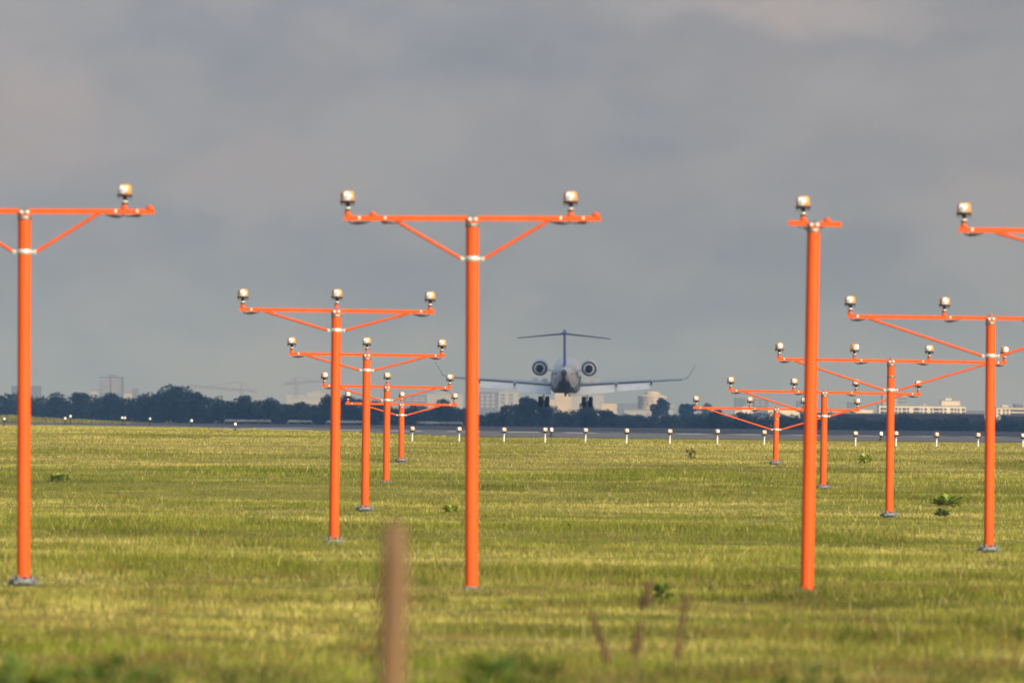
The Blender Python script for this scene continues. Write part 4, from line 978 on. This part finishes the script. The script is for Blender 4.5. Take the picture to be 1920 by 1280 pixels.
b = MB(); b.tube((0, 14.2, -1.2), (0, 14.3, -2.45), .07, n=10); b.tube((-.22, 14.3, -2.47), (.22, 14.3, -2.47), .04, n=8); ng = b.build('nose_gear', ARIM, ac)
for w2 in (-.20, .20):
    b = MB(); b.lathe([(.1, -.09), (.2, -.1), (.25, -.05), (.25, .05), (.2, .1), (.1, .09)], (w2, 14.3, -2.50), (1, 0, 0), n=22); b.build('wheel', TYRE, ng)
for sg in (-1, 1):
    b = MB(); b.box((sg*.75, -15.12, .60), (.10, .12, .16)); b.build('vent', ADK, ac)

# ------------------------------------------------------------------ an unseen low cloud, added and shaped overhead to the right so that
# its shadow lies over the runway and the wood while the approach field and the city stay in the sun
CLM = bpy.data.materials.new('shade_cloud_vapour'); CLM.use_nodes = True; t = CLM.node_tree; t.nodes.clear()
o1 = t.nodes.new('ShaderNodeOutputMaterial'); d1_ = t.nodes.new('ShaderNodeBsdfDiffuse'); d2_ = t.nodes.new('ShaderNodeBsdfTranslucent'); m1 = t.nodes.new('ShaderNodeMixShader')
d1_.inputs[0].default_value = (.85, .86, .88, 1); d2_.inputs[0].default_value = (.92, .94, .97, 1); m1.inputs[0].default_value = .6
t.links.new(d1_.outputs[0], m1.inputs[1]); t.links.new(d2_.outputs[0], m1.inputs[2]); t.links.new(m1.outputs[0], o1.inputs[0])
CALT = 620.0; off = S*(CALT/S.z)
def shade_border(x): return float(np.interp(x, [-400, -75, -40, -12, 30, 400], [1300, 1290, 1180, 620, 380, 300]))
r = np.random.RandomState(9); Vs = []; Fs = []; nv = 0
uu = np.linspace(0, math.pi, 9); vv = np.linspace(0, 2*math.pi, 15)[:-1]
bl = []
for k in range(420):
    x_ = r.uniform(-260, 300); y_ = r.uniform(330, 2350); rad_ = r.uniform(55, 110) if k > 160 else r.uniform(28, 45)
    lo_ = max(shade_border(x_-rad_*1.3), shade_border(x_), shade_border(x_-rad_*.7))+rad_*1.05
    if k <= 160: y_ = lo_ + r.uniform(0, 60); 
    if y_ < lo_: continue
    bl.append((x_, y_, rad_))
for k in range(1500):                                  # finer blobs shape the left edge of the shadow
    x_ = r.uniform(-75, 110); y_ = r.uniform(360, 1500); rad_ = r.uniform(13, 24)
    if y_ > max(shade_border(x_-rad_*1.2), shade_border(x_))+rad_: bl.append((x_, y_, rad_))
for (x_, y_, rad_) in bl:
    zc = CALT + r.uniform(0, 30)
    c0 = np.array([x_+off.x, y_+off.y, zc])
    for a_ in uu:
        for b_ in vv:
            k_ = 1+.22*math.sin(3*a_+x_)*math.cos(4*b_+y_)+.08*r.randn()
            Vs.append(c0+np.array([math.sin(a_)*math.cos(b_)*rad_, math.sin(a_)*math.sin(b_)*rad_, math.cos(a_)*rad_*.45])*k_)
    for i_ in range(8):
        for j_ in range(14):
            Fs.append([nv+i_*14+j_, nv+(i_+1)*14+j_, nv+(i_+1)*14+(j_+1) % 14, nv+i_*14+(j_+1) % 14])
    nv += 126
tag(obj('shade_cloud', npmesh('shade_cloud', np.array(Vs), np.array(Fs).ravel(), np.full(len(Fs), 4), CLM, smooth=True)), 'unseen low cloud added overhead to shade the runway and wood', kind='structure')

# ------------------------------------------------------------------ haze: a closed box of even air round camera and scene
hz = MB(); hz.box((0, 4900, 48.5), (9400, 10600, 103.0))
hm = bpy.data.materials.new('haze_air'); hm.use_nodes = True; t = hm.node_tree; t.nodes.clear()
ho = t.nodes.new('ShaderNodeOutputMaterial'); pv_ = t.nodes.new('ShaderNodeVolumePrincipled')
pv_.inputs['Color'].default_value = (0.28, 0.51, 1.0, 1); pv_.inputs['Density'].default_value = 1.95e-4
pv_.inputs['Anisotropy'].default_value = 0.5; pv_.inputs['Absorption Color'].default_value = (1, 1, 1, 1)
t.links.new(pv_.outputs[0], ho.inputs['Volume'])
o = hz.build('haze', hm); tag(o, 'thin bluish haze filling the air over the airfield and city', 'haze', kind='stuff')
